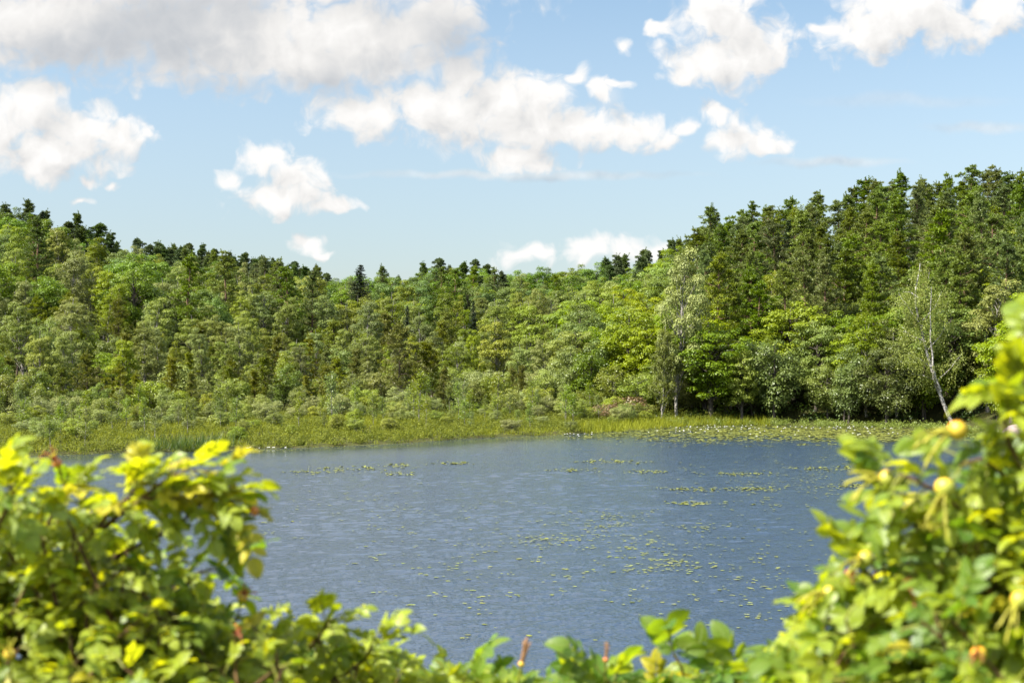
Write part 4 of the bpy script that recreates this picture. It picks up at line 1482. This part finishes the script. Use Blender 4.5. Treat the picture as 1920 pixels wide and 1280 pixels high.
# left bush ---------------------------------------------------------------
LEFT_TOP = [(-500, 900), (-200, 860), (-20, 905), (0, 920), (60, 925), (130, 920), (200, 950), (260, 985), (310, 1045), (340, 1090), (390, 1112), (450, 1122), (520, 1115), (600, 1135), (670, 1165), (720, 1205), (790, 1225), (850, 1240), (900, 1262), (960, 1280)]
A = Rose(1001, ground_at(-.62, 2.0))
q = rng(1002)
n = 0
while n < 640:
    px = q.uniform(-420, 880)
    top = under(LEFT_TOP, px)
    back = q.random()
    py = top + 40 + 430 * q.random() ** 1.35
    if py > 1440:
        continue
    d = 1.62 + .55 * back - .25 * (py - top) / 430 + (.18 if px > 560 else 0)
    A.shoot(at(px, py, d), np.array([q.normal() * .45 + .1, -.25 + q.normal() * .35, .85]), 7, .0215, q.uniform(.35, 1.0), 1.15, .09, cane=(n % 4 == 0), yellow=.035)
    n += 1
# the arching branch that reaches out over the water
def branch(B, P, d, rad, l, leaves, down=.0, yellow=.0, tone=.6):
    path = np.array([at(x, y, d + dd) for x, y, dd in P])
    t = np.linspace(0, 1, len(path))
    tt = np.linspace(0, 1, 24)
    path = np.stack([np.interp(tt, t, path[:, k]) for k in range(3)], -1)
    B.stem.tube(path - B.base, np.linspace(rad, rad * .4, 24), 7)
    r = B.r
    for k in range(leaves):
        f = .12 + .88 * (k + .5) / leaves
        b_ = on_path(path, np.array(f))
        tg = unit(on_path(path, np.array(min(1, f + .05))) - on_path(path, np.array(f - .05)))
        up = np.array([0, 0, 1.])
        sd = unit(np.cross(tg, up))
        a = k * 2.4 + r.normal() * .3
        rd = up * (math.cos(a) * .8 + .10 - down) + sd * math.sin(a)
        sz = l * r.uniform(.8, 1.15)
        B.compound(b_, rd * .9 + tg * .6, up * .8 + np.array(TO_SUN) * .4 - rd * .2 + r.normal(size=3) * .3, sz * 2.4, sz, 1.0 if r.random() < yellow else float(np.clip(tone + r.normal() * .2, 0, .9)), 3)

branch(A, [(60, 1120, .1), (180, 1000, .05), (262, 935, 0), (330, 932, 0), (380, 925, 0), (425, 935, 0), (450, 955, 0)], 1.62, .0034, 0.0209, 28, .15, .08)
branch(A, [(180, 1060, .08), (285, 1010, .03), (345, 975, 0), (390, 930, 0), (420, 890, 0)], 1.66, .0030, 0.0195, 15, .25, .1)
branch(A, [(120, 1080, .06), (205, 960, .02), (240, 935, 0), (256, 910, 0), (252, 888, 0)], 1.6, .0028, 0.0209, 18, .0, .08)
branch(A, [(262, 935, 0), (310, 900, 0), (350, 880, .02), (390, 885, .02)], 1.62, .0024, 0.0202, 14, .0, .35)
branch(A, [(400, 918, 0), (425, 960, 0), (430, 1000, 0)], 1.62, .0018, 0.0181, 6, .6, .0, .3)
branch(A, [(-60, 1100, .1), (10, 960, .02), (25, 925, 0), (18, 885, 0)], 1.55, .003, 0.0209, 18, .0, .0)
branch(A, [(-80, 1000, .1), (-20, 920, .02), (0, 880, 0)], 1.6, .003, 0.0209, 10, .0, .05)
branch(A, [(40, 1100, .08), (100, 960, .02), (125, 930, 0), (148, 905, 0)], 1.7, .0028, 0.0195, 15, .0, .05)
branch(A, [(560, 1240, .05), (600, 1190, .02), (620, 1160, 0)], 1.75, .0025, 0.0209, 11)
branch(A, [(640, 1270, .05), (685, 1235, .02), (700, 1200, 0)], 1.78, .0025, 0.0216, 11)
branch(A, [(330, 1120, 0), (372, 1072, 0), (425, 1062, 0)], 1.72, .002, 0.0278, 6, .2, .0, .0)
for px, py, d, tw, rad, mat, sm, L in [(255, 900, 1.62, (.5, -.3, -.1), .0085, 'hip_orange', 'sepal', .022), (107, 868, 1.66, (-.2, -.4, .6), .0070, 'hip_red', 'sepal_red', .030), (455, 1118, 1.66, (.3, -.5, .5), .0080, 'hip_orange', 'sepal_red', .026),
                                      (18, 1225, 1.45, (.1, -.5, .6), .0075, 'hip_orange', 'sepal', .024), (445, 1178, 1.62, (.1, -.6, -.2), .0070, 'hip_red', 'sepal_red', .018), (478, 958, 1.62, (.9, -.1, .05), .0070, 'hip_red', 'sepal', .020)]:
    c = at(px, py, d)
    A.hip(c, tw, rad, mat, sm, L, 5, c - unit(np.array(tw)) * .03 - np.array([0, 0, .012]))
A.finish('large rose bush at the left with a yellowing branch arching out over the water')

# right bush --------------------------------------------------------------
RIGHT_TOP = [(1380, 1240), (1440, 1235), (1490, 1180), (1520, 1120), (1560, 1070), (1600, 1020), (1650, 985), (1700, 960), (1740, 945), (1800, 920), (1850, 880), (1900, 840), (1960, 800), (2100, 700), (2300, 640), (2500, 700)]
B_ = Rose(1003, ground_at(.62, 1.75))
q = rng(1004)
n = 0
while n < 340:
    px = q.uniform(1400, 2450)
    top = under(RIGHT_TOP, px)
    py = top + 60 + 480 * q.random() ** 1.3
    if py > 1460:
        continue
    back = q.random()
    d = 1.36 + .5 * back - .18 * (py - top) / 480
    B_.shoot(at(px, py, d), np.array([q.normal() * .45 - .2, -.3 + q.normal() * .35, .85]), 7, .0275, q.uniform(.1, .85), 1.15, .10, cane=(n % 4 == 0), yellow=.02)
    n += 1
branch(B_, [(2010, 900, .1), (1955, 780, .03), (1928, 730, 0), (1922, 670, 0), (1932, 625, 0)], 1.30, .0032, 0.0209, 19)
branch(B_, [(1980, 960, .1), (1915, 880, .03), (1888, 820, 0), (1880, 765, 0), (1890, 725, 0)], 1.32, .003, 0.0202, 18)
branch(B_, [(1900, 1040, .1), (1820, 970, .04), (1755, 920, 0), (1705, 895, 0), (1685, 890, 0)], 1.36, .003, 0.0216, 18, .2)
branch(B_, [(1860, 1100, .1), (1750, 1020, .04), (1695, 960, 0), (1660, 925, 0)], 1.40, .003, 0.0209, 14, .2)
branch(B_, [(1800, 1200, .1), (1680, 1120, .04), (1620, 1070, 0), (1590, 1050, 0)], 1.45, .003, 0.0209, 15, .15)
branch(B_, [(1760, 1290, .1), (1630, 1210, .04), (1560, 1160, 0), (1535, 1145, 0)], 1.5, .003, 0.0202, 15, .15, .05)
branch(B_, [(1920, 930, .05), (1870, 880, .02), (1840, 860, 0), (1800, 870, 0)], 1.36, .0026, 0.0209, 10, .2)
for px, py, d, tw, rad, mat, sm, L, st in [
        (1795, 806, 1.33, (-.9, -.25, -.15), .0120, 'hip_orange', 'sepal', .040, (1850, 800, 1.36)),
        (1772, 915, 1.33, (-.35, -.55, -.6), .0125, 'hip_yellow', 'sepal', .040, (1830, 950, 1.36)),
        (1662, 897, 1.38, (-.95, -.1, .1), .0115, 'hip_yellow', 'sepal', .036, (1700, 930, 1.4)),
        (1622, 1048, 1.40, (-.6, -.5, .1), .0105, 'hip_yellow', 'sepal', .028, (1660, 1070, 1.44)),
        (1556, 1112, 1.44, (-.9, -.3, .05), .0100, 'hip_yellow', 'sepal', .034, (1590, 1140, 1.46)),
        (1912, 1125, 1.22, (-.5, -.5, -.4), .0100, 'hip_yellow', 'sepal', .034, (1960, 1120, 1.26)),
        (1595, 1078, 1.46, (-.2, -.6, -.3), .0080, 'hip_red', 'sepal_red', .018, (1620, 1090, 1.5)),
        (1705, 1095, 1.36, (.2, -.6, -.5), .0080, 'hip_red', 'sepal_red', .022, (1680, 1080, 1.4)),
        (1835, 1225, 1.25, (-.3, -.7, .2), .0085, 'hip_orange', 'sepal_red', .022, (1860, 1250, 1.3))]:
    B_.hip(at(px, py, d), tw, rad, mat, sm, L, 5, at(*st), .35)
B_.finish('tall rose bush at the right with yellow-orange hips and long curling sepals')

# low bush between them ---------------------------------------------------
MID_TOP = [(780, 1262), (830, 1235), (900, 1235), (960, 1258), (1040, 1262), (1090, 1240), (1150, 1240), (1200, 1256), (1280, 1235), (1340, 1240), (1420, 1240), (1500, 1225)]
C_ = Rose(1005, ground_at(.18, 2.15))
q = rng(1006)
for n in range(250):
    px = q.uniform(740, 1520)
    py = under(MID_TOP, px) + 38 + 260 * q.random() ** 1.5
    d = 1.85 + .5 * q.random()
    C_.shoot(at(px, py, d), np.array([q.normal() * .4, -.2 + q.normal() * .35, .9]), 7, .031, q.uniform(.0, .6), 1.1, .10, cane=(n % 4 == 0), yellow=.04)
branch(C_, [(1300, 1370, .05), (1290, 1300, .02), (1278, 1250, 0), (1262, 1225, 0)], 1.85, .0026, 0.0320, 6, .0, .0, .15)
branch(C_, [(1410, 1390, .05), (1395, 1310, .02), (1375, 1270, 0)], 1.85, .0026, 0.0320, 9, .0, .0, .25)
branch(C_, [(900, 1390, .05), (885, 1310, .02), (868, 1268, 0)], 1.9, .0026, 0.0348, 6, .1, .0, .05)
branch(C_, [(1150, 1390, .05), (1146, 1310, .02), (1142, 1275, 0)], 1.8, .0026, 0.0334, 9, .0, .0, .15)
for px, py, d, tw, rad, mat, sm, L in [(978, 1244, 1.85, (.2, -.2, .9), .0055, 'hip_orange', 'sepal_dry', .036), (1136, 1236, 1.82, (.05, -.15, .95), .0045, 'hip_red', 'sepal_dry', .022), (1245, 1290, 1.8, (.2, -.5, .6), .008, 'hip_yellow', 'sepal', .03)]:
    c = at(px, py, d)
    C_.hip(c, tw, rad, mat, sm, L, 5, c - unit(np.array(tw)) * .04, -.1, .3)
C_.finish('low rose bush at the bottom middle with a dry pointed bud above large leaves')
